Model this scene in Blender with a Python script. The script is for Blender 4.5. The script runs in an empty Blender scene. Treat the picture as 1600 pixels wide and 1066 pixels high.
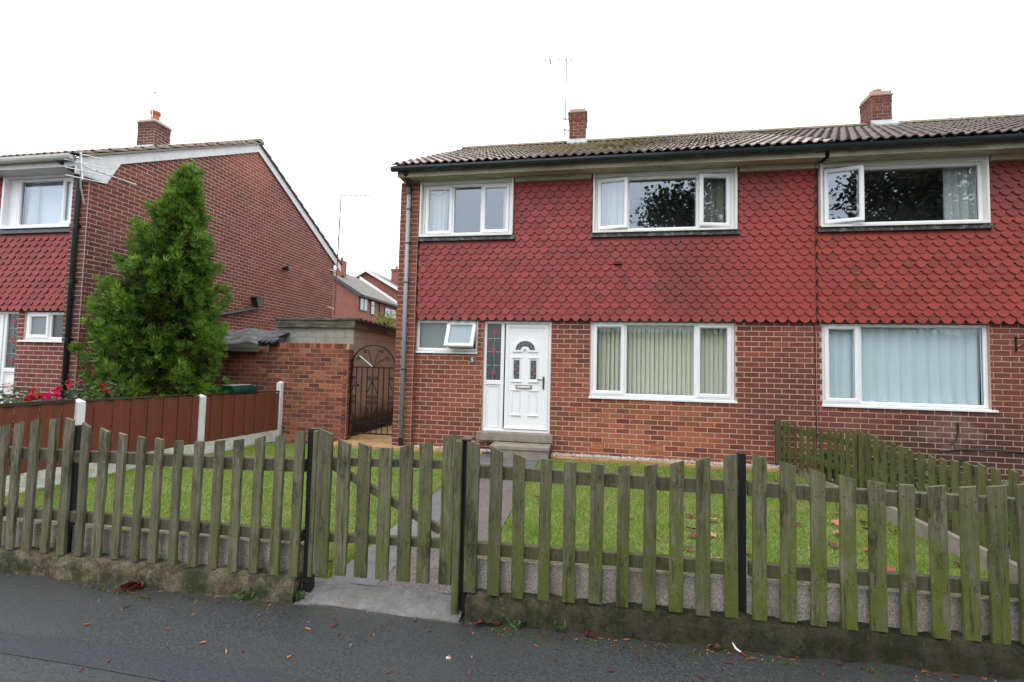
import bpy, math, random
import numpy as np
from mathutils import Matrix, Vector
random.seed(7); rng = np.random.default_rng(7)
S = bpy.context.scene
COL = S.collection
R = math.radians

# ------------------------------------------------------------------ camera
CAM = np.array([3.289, -8.002, 1.451])
MROT = np.array([[0.98561189, 0.16735958, 0.02366364],      # right
                 [0.0146906, 0.05465171, -0.9983974],       # down
                 [-0.16838463, 0.98437999, 0.05140676]])    # forward
FPX = 717.0
cd = bpy.data.cameras.new('camera'); cam = bpy.data.objects.new('camera', cd); COL.objects.link(cam)
cd.sensor_fit = 'HORIZONTAL'; cd.sensor_width = 36.0; cd.lens = 36.0 * FPX / 1600.0
cd.clip_start = 0.05; cd.clip_end = 2000
_m = Matrix(((MROT[0][0], -MROT[1][0], -MROT[2][0], CAM[0]), (MROT[0][1], -MROT[1][1], -MROT[2][1], CAM[1]),
             (MROT[0][2], -MROT[1][2], -MROT[2][2], CAM[2]), (0, 0, 0, 1)))
cam.matrix_world = _m
S.camera = cam

# ------------------------------------------------------------------ world, sun, exposure
W = bpy.data.worlds.new('World'); S.world = W; W.use_nodes = True
nt = W.node_tree; nt.nodes.clear()
out = nt.nodes.new('ShaderNodeOutputWorld'); bg = nt.nodes.new('ShaderNodeBackground')
sky = nt.nodes.new('ShaderNodeTexSky'); sky.sky_type = 'NISHITA'; sky.sun_disc = False
SUN_EL, SUN_AZ = 52.0, 205.0
sky.sun_elevation = R(SUN_EL); sky.sun_rotation = R(SUN_AZ); sky.air_density = 1.0; sky.dust_density = 4.0
tc = nt.nodes.new('ShaderNodeTexCoord'); sx = nt.nodes.new('ShaderNodeSeparateXYZ')
mr = nt.nodes.new('ShaderNodeMapRange'); mr.inputs[3].default_value = 0.68; mr.inputs[4].default_value = 1.42
nt.links.new(tc.outputs['Generated'], sx.inputs[0]); nt.links.new(sx.outputs['Z'], mr.inputs[0])
vm = nt.nodes.new('ShaderNodeVectorMath'); vm.operation = 'SCALE'; vm.inputs[0].default_value = (20.6, 21.4, 22.6)
nt.links.new(mr.outputs[0], vm.inputs['Scale'])
mx = nt.nodes.new('ShaderNodeMix'); mx.data_type = 'RGBA'; mx.inputs[0].default_value = 0.93
nt.links.new(sky.outputs[0], mx.inputs[6]); nt.links.new(vm.outputs[0], mx.inputs[7])
nt.links.new(mx.outputs[2], bg.inputs[0]); bg.inputs[1].default_value = 0.1
nt.links.new(bg.outputs[0], out.inputs[0])
sd = bpy.data.lights.new('sun', 'SUN'); sd.energy = 0.65; sd.angle = R(35); sd.color = (1.0, 0.97, 0.93)
sun = bpy.data.objects.new('sun', sd); COL.objects.link(sun)
_d = Vector((math.sin(R(SUN_AZ)) * math.cos(R(SUN_EL)), math.cos(R(SUN_AZ)) * math.cos(R(SUN_EL)), math.sin(R(SUN_EL))))
sun.rotation_euler = _d.to_track_quat('Z', 'Y').to_euler()
S.view_settings.view_transform = 'Standard'; S.view_settings.look = 'None'
S.view_settings.exposure = 0.12; S.view_settings.gamma = 1.0; S.view_settings.use_curve_mapping = False

def pxy(p):
    q = MROT @ (np.array(p, float) - CAM)
    if q[2] < .05: return None
    return 800 + FPX * q[0] / q[2], 533 + FPX * q[1] / q[2], q[2]
def inframe(p, m=25):
    a = pxy(p)
    return a is not None and -m < a[0] < 1600 + m and -m < a[1] < 1066 + m

# ------------------------------------------------------------------ node materials
MATS = {}
class NB:
    def __init__(s, name):
        s.m = bpy.data.materials.new(name); s.m.use_nodes = True; s.t = s.m.node_tree; s.t.nodes.clear()
        s.o = s.t.nodes.new('ShaderNodeOutputMaterial'); MATS[name] = s.m
    def n(s, typ, **kw):
        nd = s.t.nodes.new(typ)
        for k, v in kw.items():
            if k.startswith('i_'):
                key = k[2:]
                nd.inputs[int(key) if key.isdigit() else key].default_value = v
            else: setattr(nd, k, v)
        return nd
    def l(s, a, b): s.t.links.new(a, b)
    def pos(s, scale=(1, 1, 1)):
        g = s.n('ShaderNodeNewGeometry'); mp = s.n('ShaderNodeMapping'); mp.inputs['Scale'].default_value = scale
        s.l(g.outputs['Position'], mp.inputs['Vector']); return mp.outputs[0]
    def noise(s, scale, detail=4, rough=.6, vec=None, anis=(1, 1, 1)):
        nd = s.n('ShaderNodeTexNoise'); nd.inputs['Scale'].default_value = scale
        nd.inputs['Detail'].default_value = detail; nd.inputs['Roughness'].default_value = rough
        s.l(vec if vec is not None else s.pos(anis), nd.inputs['Vector']); return nd.outputs['Fac']
    def ramp(s, fac, stops):
        r = s.n('ShaderNodeValToRGB'); e = r.color_ramp.elements
        while len(e) > 1: e.remove(e[0])
        e[0].position = stops[0][0]; e[0].color = (*stops[0][1], 1)
        for p, c in stops[1:]:
            x = e.new(p); x.color = (*c, 1)
        s.l(fac, r.inputs[0]); return r.outputs[0]
    def maprange(s, v, a, b, c=0., d=1.):
        r = s.n('ShaderNodeMapRange'); r.inputs[1].default_value = a; r.inputs[2].default_value = b
        r.inputs[3].default_value = c; r.inputs[4].default_value = d; s.l(v, r.inputs[0]); return r.outputs[0]
    def mix(s, fac, a, b, mode='MIX'):
        x = s.n('ShaderNodeMix', data_type='RGBA', blend_type=mode)
        for i, v in ((0, fac), (6, a), (7, b)):
            if isinstance(v, (int, float)): x.inputs[i].default_value = v
            elif isinstance(v, tuple): x.inputs[i].default_value = (*v, 1)
            else: s.l(v, x.inputs[i])
        return x.outputs[2]
    def math(s, op, a, b=None):
        x = s.n('ShaderNodeMath', operation=op)
        for i, v in ((0, a), (1, b)):
            if v is None: continue
            if isinstance(v, (int, float)): x.inputs[i].default_value = v
            else: s.l(v, x.inputs[i])
        return x.outputs[0]
    def rnd(s):
        oi = s.n('ShaderNodeObjectInfo'); g = s.n('ShaderNodeNewGeometry')
        return s.math('FRACT', s.math('ADD', oi.outputs['Random'], g.outputs['Random Per Island']))
    def xyz(s):
        g = s.n('ShaderNodeNewGeometry'); x = s.n('ShaderNodeSeparateXYZ'); s.l(g.outputs['Position'], x.inputs[0]); return x.outputs
    def bsdf(s, col, rough=.7, bump=None, bstr=.3, bdist=.01, spec=.4, trans=None, **kw):
        p = s.n('ShaderNodeBsdfPrincipled')
        if isinstance(col, tuple): p.inputs['Base Color'].default_value = (*col, 1)
        else: s.l(col, p.inputs['Base Color'])
        if isinstance(rough, (int, float)): p.inputs['Roughness'].default_value = rough
        else: s.l(rough, p.inputs['Roughness'])
        p.inputs['Specular IOR Level'].default_value = spec
        for k, v in kw.items(): p.inputs[k].default_value = v
        if bump is not None:
            b = s.n('ShaderNodeBump'); b.inputs['Strength'].default_value = bstr; b.inputs['Distance'].default_value = bdist
            s.l(bump, b.inputs['Height']); s.l(b.outputs[0], p.inputs['Normal'])
        o = p.outputs[0]
        if trans:
            t = s.n('ShaderNodeBsdfTranslucent')
            if isinstance(col, tuple): t.inputs[0].default_value = (*col, 1)
            else: s.l(col, t.inputs[0])
            m = s.n('ShaderNodeMixShader'); m.inputs[0].default_value = trans
            s.l(o, m.inputs[1]); s.l(t.outputs[0], m.inputs[2]); o = m.outputs[0]
        s.l(o, s.o.inputs[0]); return s.m

def sphere_mask(b, c, r):
    d = b.n('ShaderNodeVectorMath', operation='DISTANCE'); g = b.n('ShaderNodeNewGeometry')
    b.l(g.outputs['Position'], d.inputs[0]); d.inputs[1].default_value = c
    nz = b.noise(3.0, 3)
    return b.maprange(b.math('ADD', d.outputs['Value'], b.math('MULTIPLY', b.math('SUBTRACT', nz, .5), 1.2)), r * .55, r * 1.25, 1, 0)

def mk_brick(name, stops, orange=None, soot=0.0, damp=None):
    b = NB(name); r = b.rnd()
    c = b.ramp(r, stops)
    if orange:
        for (cc, rr, colr, am) in orange:
            w = b.math('MULTIPLY', sphere_mask(b, cc, rr), am)
            r2 = b.math('FRACT', b.math('MULTIPLY', r, 7.3))
            c = b.mix(b.math('MULTIPLY', w, b.maprange(r2, .15, .6)), c, colr)
    c = b.mix(b.maprange(b.noise(55, 5), .4, .8, 0, .4), c, (.28, .115, .08))
    c = b.mix(b.maprange(b.noise(160, 3), .55, .75, 0, .6), c, (.07, .03, .026))
    c = b.mix(b.maprange(b.noise(1.3, 4), .45, .75, 0, .45), c, (.105, .045, .036))
    if damp:
        for (cc, rr, colr, am) in damp:
            c = b.mix(b.math('MULTIPLY', sphere_mask(b, cc, rr), am), c, colr)
    if soot:
        c = b.mix(b.maprange(b.noise(2.2, 5, .7), .45, .7, 0, soot), c, (.035, .022, .02))
    return b.bsdf(c, .85, b.noise(220, 4), .35, .004, .25)
RED = [(0, (.105, .037, .031)), (.08, (.145, .042, .031)), (.35, (.175, .047, .032)), (.6, (.20, .053, .035)), (.86, (.228, .063, .040)), (.97, (.27, .085, .052)), (1, (.13, .045, .037))]
mk_brick('brick house', RED,
         orange=[((4.2, 0, .45), 1.45, (.40, .135, .062), .8), ((1.1, 0, 1.25), .9, (.33, .10, .06), .5), ((3.0, 0, 1.2), .8, (.31, .09, .055), .6)],
         damp=[((6.3, 0, 1.0), .8, (.10, .038, .036), .5)])
mk_brick('brick neighbour', RED, damp=[((7.3, 0, .4), .7, (.16, .06, .05), .4), ((9.0, 0, .05), .95, (.052, .03, .022), .85), ((8.2, 0, .1), .8, (.06, .034, .022), .8), ((8.7, 0, .62), .35, (.22, .13, .12), .55)])
mk_brick('brick left', [(p, (c[0] * .86, c[1] * .9, c[2] * .92)) for p, c in RED], damp=[((-5.7, -1.1, 2.6), 1.3, (.055, .03, .03), .5), ((-5.7, 2.6, 6.9), .9, (.36, .12, .08), .5)])
mk_brick('brick chimney', [(p, (c[0] * .72, c[1] * .80, c[2] * .85)) for p, c in RED]); mk_brick('brick sooty', [(p, (c[0] * .5, c[1] * .72, c[2] * .78)) for p, c in RED], soot=.5)
mk_brick('brick garden', [(0, (.085, .034, .032)), (.15, (.17, .048, .033)), (.4, (.25, .070, .038)), (.7, (.31, .090, .043)), (.92, (.42, .165, .085)), (1, (.10, .042, .042))], soot=.6)
b = NB('brick far'); x = b.xyz(); cb = b.n('ShaderNodeCombineXYZ'); b.l(b.math('ADD', x[0], x[1]), cb.inputs[0]); b.l(x[2], cb.inputs[1])
bt = b.n('ShaderNodeTexBrick'); b.l(cb.outputs[0], bt.inputs['Vector']); bt.inputs['Scale'].default_value = 1.0; bt.inputs['Brick Width'].default_value = .225; bt.inputs['Row Height'].default_value = .0835; bt.inputs['Mortar Size'].default_value = .007; bt.inputs['Color1'].default_value = (.165, .046, .031, 1); bt.inputs['Color2'].default_value = (.22, .064, .041, 1); bt.inputs['Mortar'].default_value = (.40, .28, .22, 1)
b.bsdf(b.mix(b.maprange(b.noise(1.1, 4), .4, .7, 0, .4), bt.outputs['Color'], (.15, .06, .045)), .9)
def mk_mortar(name, col, dirt=.4):
    b = NB(name); c = b.mix(b.maprange(b.noise(1.7, 5, .65), .4, .75, 0, dirt), col, tuple(x * .45 for x in col))
    c = b.mix(b.maprange(b.noise(90, 4), .35, .7, 0, .4), c, tuple(x * .7 for x in col))
    b.bsdf(c, .95, b.noise(260, 3), .5, .004, .1)
mk_mortar('mortar', (.60, .42, .315), .35); mk_mortar('mortar left', (.66, .50, .43), .35); mk_mortar('mortar garden', (.46, .33, .25), .6)
mk_mortar('mortar neighbour', (.53, .38, .295), .45)
def mk_hung(name, a, c2, dark=()):
    b = NB(name); r = b.rnd()
    c = b.mix(b.math('POWER', r, .8), a, c2)
    c = b.mix(b.maprange(b.math('FRACT', b.math('MULTIPLY', r, 11.3)), .75, 1, 0, .55), c, (a[0] * .62, a[1] * .95, a[2] * .95))
    c = b.mix(b.maprange(b.math('FRACT', b.math('MULTIPLY', r, 5.7)), .82, 1, 0, .5), c, (a[0] * .7, a[1] * 1.1, a[2] * 1.1))
    c = b.mix(b.maprange(b.noise(.9, 4), .45, .8, 0, .35), c, (.17, .027, .026))
    c = b.mix(b.maprange(b.noise(24, 5, .7, anis=(1, 1, .35)), .5, .8, 0, .4), c, (.29, .085, .075))
    c = b.mix(b.maprange(b.noise(16, 6, .8), .62, .70, 0, .4), c, (.27, .14, .11))
    for (cc, rr, colr, am) in dark: c = b.mix(b.math('MULTIPLY', sphere_mask(b, cc, rr), am), c, colr)
    b.bsdf(c, .62, b.noise(180, 3), .2, .003, .35)
mk_hung('hung tile', (.215, .031, .030), (.285, .045, .041), dark=[((5.2, -.1, 2.98), .78, (.135, .032, .032), .85), ((6.4, -.1, 3.0), 1.5, (.31, .040, .026), .6), ((5.9, -.1, 4.6), .5, (.15, .04, .035), .5)])
mk_hung('hung tile neighbour', (.235, .029, .021), (.31, .044, .029), dark=[((9.7, -.1, 4.5), .7, (.12, .03, .03), .6)])
b = NB('tile edge'); b.bsdf(b.mix(b.noise(30, 3), (.05, .017, .016), (.11, .03, .028)), .9)  # dark from rim dirt plus the painted-in shadow line under the tile arcs
def mk_roof(name, moss):
    b = NB(name); r = b.rnd(); k_ = 1.75 if moss else .62
    c = b.ramp(r, [(0, (.15 * k_, .125 * k_, .115 * k_)), (.5, (.21 * k_, .172 * k_, .155 * k_)), (1, (.27 * k_, .215 * k_, .19 * k_))])
    c = b.mix(b.maprange(b.noise(30, 5, .7), .45, .7, 0, .75), c, (.07, .06, .055))
    c = b.mix(b.maprange(b.noise(70, 3), .6, .72, 0, .5), c, (.33, .30, .26))
    if moss:
        m = b.maprange(b.noise(8, 7, .8), .42, .56)
        g = b.math('MAXIMUM', b.math('MULTIPLY', sphere_mask(b, (3.3, 2.2, 6.3), 2.2), 1.0), b.math('MULTIPLY', sphere_mask(b, (.9, 3.0, 6.7), 1.3), .35))
        c = b.mix(b.math('MULTIPLY', m, g), c, (.24, .215, .06))
        k = b.math('MULTIPLY', sphere_mask(b, (4.7, 1.8, 6.0), 1.6), b.maprange(b.noise(11, 5, .7), .46, .56, 0, .9))
        c = b.mix(k, c, (.035, .032, .03))
    b.bsdf(c, .85, b.noise(120, 4), .5, .006, .3)
mk_roof('roof tile', True); mk_roof('roof tile plain', False)
b = NB('ridge tile'); b.bsdf(b.mix(b.maprange(b.noise(8, 5), .4, .65), (.30, .24, .19), (.15, .15, .055)), .9)
b = NB('left roof tile'); b.bsdf(b.mix(b.maprange(b.noise(8, 5), .35, .65), (.22, .15, .11), (.10, .08, .065)), .9, b.noise(60), .4)
def plain(name, col, rough=.6, var=.0, vs=6, spec=.4, bump=0, bs=150, **kw):
    b = NB(name)
    c = b.mix(b.maprange(b.noise(vs, 5, .65), .35, .75, 0, 1), col, tuple(x * (1 - var) for x in col)) if var else col
    return b.bsdf(c, rough, b.noise(bs, 3) if bump else None, bump, .004, spec, **kw)
b = NB('upvc'); b.bsdf(b.mix(b.maprange(b.noise(2, 4, .6), .5, .8, 0, .25), (.82, .82, .83), (.74, .74, .72)), .3, spec=.5)
b = NB('upvc aged'); b.bsdf(b.mix(b.maprange(b.noise(3, 5, .65), .45, .75, 0, .5), (.74, .73, .69), (.52, .51, .43)), .45, spec=.4)
plain('white paint', (.72, .72, .72), .6, .25, 7)
b = NB('soffit'); c = b.mix(b.maprange(b.noise(3.5, 6, .7, anis=(.5, 3, 2)), .45, .7, 0, .9), (.40, .37, .27), (.17, .15, .08)); c = b.mix(b.maprange(b.noise(9, 5), .6, .75, 0, .7), c, (.17, .09, .05)); b.bsdf(c, .8)
plain('soffit white', (.62, .63, .60), .5, .2)
plain('black plastic', (.016, .018, .019), .3, .0, spec=.5)
plain('black painted', (.014, .014, .015), .45)
plain('gutter plastic', (.018, .026, .027), .28, spec=.6)
plain('grey pipe', (.29, .31, .33), .4, .15)
plain('dark pipe', (.028, .034, .036), .4)
b = NB('lead'); b.bsdf(b.mix(b.maprange(b.noise(14, 6, .8), .50, .70), (.014, .016, .017), (.26, .26, .25)), .6, b.noise(40), .3)
plain('lead flashing', (.42, .43, .43), .6, .4, 14)
b = NB('concrete'); c = b.mix(b.maprange(b.noise(6, 6, .7), .35, .7), (.30, .265, .215), (.17, .15, .12)); c = b.mix(b.maprange(b.noise(140, 3), .55, .7, 0, .5), c, (.09, .08, .07)); b.bsdf(c, .9, b.noise(90, 4), .5, .006)
b = NB('gravel board'); c = b.mix(b.maprange(b.noise(80, 4, .8), .4, .60), (.62, .55, .49), (.28, .24, .21)); c = b.mix(b.maprange(b.noise(3, 5), .45, .7, 0, .75), c, (.20, .15, .105)); x = b.xyz(); c = b.mix(b.math('MULTIPLY', b.maprange(b.noise(5, 5, .7), .45, .65), b.maprange(x[2], .12, -.05, 0, .9)), c, (.05, .042, .022)); b.bsdf(c, .95, b.noise(170, 3), .9, .008)
b = NB('ledge'); b.bsdf(b.mix(b.maprange(b.noise(22, 5, .7), .4, .62), (.25, .20, .125), (.10, .11, .035)), .95, b.noise(60), .6, .01)
b = NB('kerb'); x = b.xyz(); g = b.maprange(x[0], 1.2, 3.5, 0, 1); c = b.mix(b.maprange(b.noise(9, 6, .75), .38, .64), (.36, .29, .175), (.05, .042, .026)); c = b.mix(b.maprange(b.noise(4.5, 6, .7), .47, .6, 0, .9), c, (.055, .07, .018)); c = b.mix(b.math('MULTIPLY', g, .78), c, (.022, .019, .011)); c = b.mix(b.maprange(b.noise(70, 5, .85), .36, .54, .6, 0), c, (.03, .026, .016)); c = b.mix(b.maprange(b.noise(48, 5, .8), .58, .68, 0, .6), c, (.26, .22, .13)); c = b.mix(b.maprange(b.noise(16, 6, .8), .54, .62, 0, .7), c, (.075, .10, .022)); b.bsdf(c, .95, b.noise(40, 8, .85), 1.0, .05)
b = NB('gate slab'); c = b.mix(b.maprange(b.noise(12, 6, .7), .35, .65), (.14, .134, .13), (.075, .072, .067)); c = b.mix(b.maprange(b.noise(70, 3, .8), .55, .68, 0, .6), c, (.25, .235, .21)); c = b.mix(b.maprange(b.noise(5, 4), .55, .75, 0, .5), c, (.13, .11, .06)); b.bsdf(c, .55, b.noise(70, 5), .8, .01)
b = NB('asphalt'); c = b.mix(b.maprange(b.noise(75, 5, .85), .40, .60), (.009, .0105, .0115), (.066, .072, .075)); c = b.mix(b.maprange(b.noise(110, 2), .68, .74, 0, .8), c, (.21, .22, .22)); c = b.mix(b.maprange(b.noise(1.2, 5), .4, .7, 0, .55), c, (.046, .048, .047))
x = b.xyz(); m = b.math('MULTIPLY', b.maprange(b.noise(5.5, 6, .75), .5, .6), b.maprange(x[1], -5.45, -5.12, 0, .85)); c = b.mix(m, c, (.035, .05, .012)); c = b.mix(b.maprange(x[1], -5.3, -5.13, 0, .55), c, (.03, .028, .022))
b.bsdf(c, b.maprange(b.noise(1.7, 4), .35, .7, .38, .62), b.noise(90, 4, .8), 1.0, .01, .45)
b = NB('asphalt patch'); b.bsdf(b.mix(b.maprange(b.noise(90, 4, .8), .4, .62), (.014, .014, .017), (.042, .042, .047)), .6, b.noise(100, 3), .7, .006)
plain('road', (.05, .05, .05), .8, .3, 3)
b = NB('soil'); b.bsdf(b.mix(b.noise(9, 5), (.05, .035, .022), (.10, .075, .045)), .95, b.noise(40, 5), .8, .03)
b = NB('earth green'); b.bsdf(b.mix(b.noise(.6, 4), (.05, .065, .025), (.08, .085, .04)), .95)
b = NB('turf'); c = b.mix(b.maprange(b.noise(14, 5), .35, .65), (.06, .11, .018), (.12, .15, .04)); b.bsdf(c, .95, b.noise(120, 3), .8, .02)
b = NB('grass'); r = b.n('ShaderNodeNewGeometry'); c = b.ramp(r.outputs['Random Per Island'], [(0, (.135, .245, .026)), (.45, (.20, .33, .040)), (.8, (.27, .39, .062)), (.93, (.37, .41, .12)), (1, (.42, .34, .15))])
c = b.mix(b.maprange(b.noise(1.6, 5, .7), .40, .62, 0, .85), c, (.33, .36, .095)); c = b.mix(b.maprange(b.noise(5, 4), .58, .72, 0, .6), c, (.085, .175, .02)); c = b.mix(b.maprange(b.noise(3.1, 5, .7), .57, .66, 0, .6), c, (.36, .31, .14))
b.bsdf(c, .6, trans=.3, spec=.25)
b = NB('aggregate path'); c = b.mix(b.maprange(b.noise(75, 4, .85), .42, .58), (.05, .038, .036), (.20, .165, .155)); c = b.mix(b.maprange(b.noise(2, 4), .4, .7, 0, .5), c, (.08, .06, .057)); b.bsdf(c, .7, b.noise(80, 3), .8, .008)
b = NB('path slab'); c = b.mix(b.maprange(b.noise(5, 6), .35, .7), (.14, .14, .14), (.08, .078, .075)); b.bsdf(c, .6, b.noise(120, 3), .4, .005)
b = NB('sandstone'); c = b.mix(b.maprange(b.noise(3.2, 5), .35, .65), (.46, .30, .13), (.33, .165, .06)); c = b.mix(b.maprange(b.noise(11, 5), .5, .7, 0, .5), c, (.22, .16, .08)); b.bsdf(c, .5, b.noise(60, 4), .3, .006, .5)
b = NB('chips'); r = b.n('ShaderNodeNewGeometry'); b.bsdf(b.ramp(r.outputs['Random Per Island'], [(0, (.22, .19, .16)), (.4, (.45, .41, .36)), (1, (.72, .69, .65))]), .85)
def mk_wood(name, stops, green, gcol, dark=.5, grain=True):
    b = NB(name); oi = b.n('ShaderNodeObjectInfo'); tcn = b.n('ShaderNodeTexCoord')
    ad = b.n('ShaderNodeVectorMath', operation='ADD'); b.l(b.pos(), ad.inputs[0])
    cb = b.n('ShaderNodeCombineXYZ'); b.l(b.math('MULTIPLY', oi.outputs['Random'], 37.), cb.inputs[0]); b.l(b.math('MULTIPLY', oi.outputs['Random'], 11.), cb.inputs[2]); b.l(cb.outputs[0], ad.inputs[1])
    mp = b.n('ShaderNodeMapping'); mp.inputs['Scale'].default_value = (1, 1, .07); b.l(ad.outputs[0], mp.inputs[0])
    gr = b.noise(60, 6, .75, vec=mp.outputs[0])
    c = b.ramp(gr, stops)
    x = b.xyz()
    gx = b.maprange(x[0], -1, 3.8, .22, 1.0)
    gz = b.maprange(x[2], .0, .8, 1.35, .55)
    mp2 = b.n('ShaderNodeMapping'); mp2.inputs['Scale'].default_value = (1, 1, .35); b.l(ad.outputs[0], mp2.inputs[0])
    gm = b.maprange(b.noise(13, 7, .8, vec=mp2.outputs[0]), .36, .56)
    c = b.mix(b.math('MINIMUM', b.math('MULTIPLY', b.math('MULTIPLY', gm, b.math('MULTIPLY', gx, gz)), green), .95), c, b.mix(b.noise(50, 5, .8), tuple(v * .62 for v in gcol), tuple(v * 1.45 for v in gcol)))
    c = b.mix(b.maprange(b.noise(7, 7, .8, vec=mp2.outputs[0]), .52, .66, 0, dark), c, (.022, .02, .014))
    c = b.mix(b.maprange(b.noise(28, 5, .8, vec=mp.outputs[0]), .56, .66, 0, .75), c, (.018, .016, .012))
    c = b.mix(b.math('MULTIPLY', b.maprange(oi.outputs['Random'], .3, 1, 0, .35), 1.0), c, (.035, .034, .022))
    c = b.mix(b.maprange(b.noise(95, 4, .7), .62, .70, 0, .55), c, (.27, .28, .20))
    b.bsdf(c, .9, gr, .9, .006, .2)
mk_wood('picket wood', [(.25, (.045, .039, .027)), (.45, (.13, .115, .082)), (.6, (.205, .186, .140)), (.8, (.29, .266, .21))], 1.0, (.10, .122, .020),   .85)
mk_wood('rail wood', [(.25, (.055, .047, .033)), (.5, (.12, .103, .073)), (.8, (.19, .168, .125))], .7, (.085, .097, .03), .75)
mk_wood('divider wood', [(.25, (.05, .045, .025)), (.5, (.11, .10, .052)), (.8, (.175, .16, .095))], 1.0, (.105, .122, .028), .55)
b = NB('red board'); oi = b.n('ShaderNodeObjectInfo'); gr = b.noise(60, 4, .6, anis=(1, 1, .06)); c = b.mix(gr, (.115, .028, .012), (.215, .056, .025)); c = b.mix(b.maprange(oi.outputs['Random'], 0, 1, 0, .35), c, (.10, .03, .018)); c = b.mix(b.maprange(b.noise(7, 6, .75, anis=(1, 1, .2)), .52, .68, 0, .7), c, (.085, .06, .028)); x = b.xyz(); c = b.mix(b.math('MULTIPLY', b.maprange(b.noise(9, 5, .7), .4, .6), b.maprange(x[2], .3, .05, 0, .6)), c, (.07, .05, .03)); b.bsdf(c, .75, gr, .4, .004)
plain('board cap', (.05, .035, .022), .85, .4, 12)
b = NB('painted stone'); c = b.mix(b.maprange(b.noise(9, 6, .7), .4, .7, 0, .8), (.66, .65, .60), (.34, .32, .24)); b.bsdf(c, .8, b.noise(28, 4), .8, .02)
b = NB('white post'); x = b.xyz(); c = b.mix(b.maprange(b.noise(7, 6, .75, anis=(1, 1, .4)), .48, .7, 0, .6), (.74, .74, .74), (.42, .41, .36)); c = b.mix(b.math('MULTIPLY', b.maprange(b.noise(12, 5, .7), .4, .6), b.maprange(x[2], .25, -.08, 0, .8)), c, (.16, .17, .09)); b.bsdf(c, .6, b.noise(60), .2, .004)
plain('nail', (.025, .018, .014), .7)
plain('iron', (.008, .008, .009), .5, spec=.3)
plain('galvanised', (.62, .63, .64), .35, .2, 20, Metallic=.6)
plain('aerial alloy', (.55, .56, .58), .4, Metallic=.5)
plain('aerial dark', (.12, .12, .13), .5)
plain('aerial mast', (.19, .055, .045), .6)
b = NB('felt'); c = b.mix(b.maprange(b.noise(4, 6, .75, anis=(1, 2.2, 2)), .42, .62), (.035, .037, .039), (.16, .165, .165)); b.bsdf(c, .6, b.noise(12, 5), .8, .03)
b = NB('mossy timber'); c = b.mix(b.maprange(b.noise(6, 6, .75, anis=(.4, .4, 2.5)), .4, .62), (.20, .185, .14), (.045, .042, .03)); c = b.mix(b.maprange(b.noise(9, 5, .7), .5, .65, 0, .7), c, (.07, .075, .03)); b.bsdf(c, .9, b.noise(30, 5), .5, .01)
b = NB('green timber'); c = b.mix(b.maprange(b.noise(5, 6, .7, anis=(.3, .3, 3)), .4, .65), (.10, .125, .09), (.15, .12, .08)); b.bsdf(c, .8)
b = NB('block grey'); c = b.mix(b.maprange(b.rnd(), 0, 1, 0, .35), (.37, .36, .32), (.30, .29, .255)); c = b.mix(b.maprange(b.noise(5, 5), .45, .7, 0, .4), c, (.12, .11, .09)); b.bsdf(c, .9, b.noise(90, 4), .4, .005)
b = NB('block tan'); c = b.mix(b.maprange(b.rnd(), 0, 1, 0, .4), (.56, .46, .36), (.48, .39, .30)); x = b.xyz(); dm = b.math('ADD', x[2], b.math('MULTIPLY', b.noise(4, 5, .7), .5)); c = b.mix(b.maprange(dm, .85, .45, 0, .92), c, (.035, .03, .02)); b.bsdf(c, .9, b.noise(90, 4), .4, .005)
plain('block joint', (.42, .37, .29), .95, .4, 8)
plain('curtain', (.66, .70, .70), .9, .0, **{})
b = NB('net curtain'); b.bsdf((.72, .84, .88), .9, trans=.12)
b = NB('light curtain'); b.bsdf((.78, .82, .80), .9, trans=.2)
b = NB('drape'); b.bsdf((.42, .41, .36), .9, trans=.3)
b = NB('blind slat'); b.bsdf((.74, .74, .62), .8, trans=.12)
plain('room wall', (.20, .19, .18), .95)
plain('letter metal', (.35, .31, .30), .3, Metallic=.7)
plain('handle metal', (.10, .085, .09), .3, Metallic=.5)
plain('slate', (.10, .115, .125), .6, .2, 30); plain('digit white', (.75, .75, .75), .5)
plain('came lead', (.40, .42, .42), .5); plain('rose glass', (.42, .06, .09), .2); plain('leaf glass', (.03, .05, .045), .2)
plain('terracotta', (.42, .13, .06), .8, .25, 9)
plain('flaunching', (.27, .25, .21), .95, .5, 9)
plain('bin green', (.006, .055, .035), .35, spec=.5)
plain('bin rim', (.55, .57, .56), .4)
plain('bark', (.07, .045, .03), .95, .4, 12, bump=.6, bs=30)
def mk_leaf(name, stops, trans=.3, rough=.6):
    b = NB(name); g = b.n('ShaderNodeNewGeometry'); b.bsdf(b.ramp(g.outputs['Random Per Island'], stops), rough, trans=trans, spec=.3)
_cy = lambda: None
mk_leaf('cypress plain', [(0, (.035, .085, .012)), (.35, (.075, .165, .018)), (.7, (.135, .26, .028)), (.93, (.21, .35, .045)), (1, (.24, .21, .06))], .35)
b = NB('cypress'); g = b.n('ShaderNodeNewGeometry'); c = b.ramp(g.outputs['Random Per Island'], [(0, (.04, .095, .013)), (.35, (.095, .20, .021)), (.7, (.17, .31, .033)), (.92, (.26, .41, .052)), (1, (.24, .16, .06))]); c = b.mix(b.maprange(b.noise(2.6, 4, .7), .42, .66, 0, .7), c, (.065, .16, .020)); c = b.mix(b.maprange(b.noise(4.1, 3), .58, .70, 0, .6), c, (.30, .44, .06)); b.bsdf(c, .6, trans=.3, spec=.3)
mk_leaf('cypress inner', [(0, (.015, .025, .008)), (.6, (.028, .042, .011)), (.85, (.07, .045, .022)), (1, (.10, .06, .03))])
mk_leaf('rose leaf', [(0, (.04, .08, .03)), (.5, (.08, .13, .06)), (1, (.16, .19, .11))])
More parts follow.
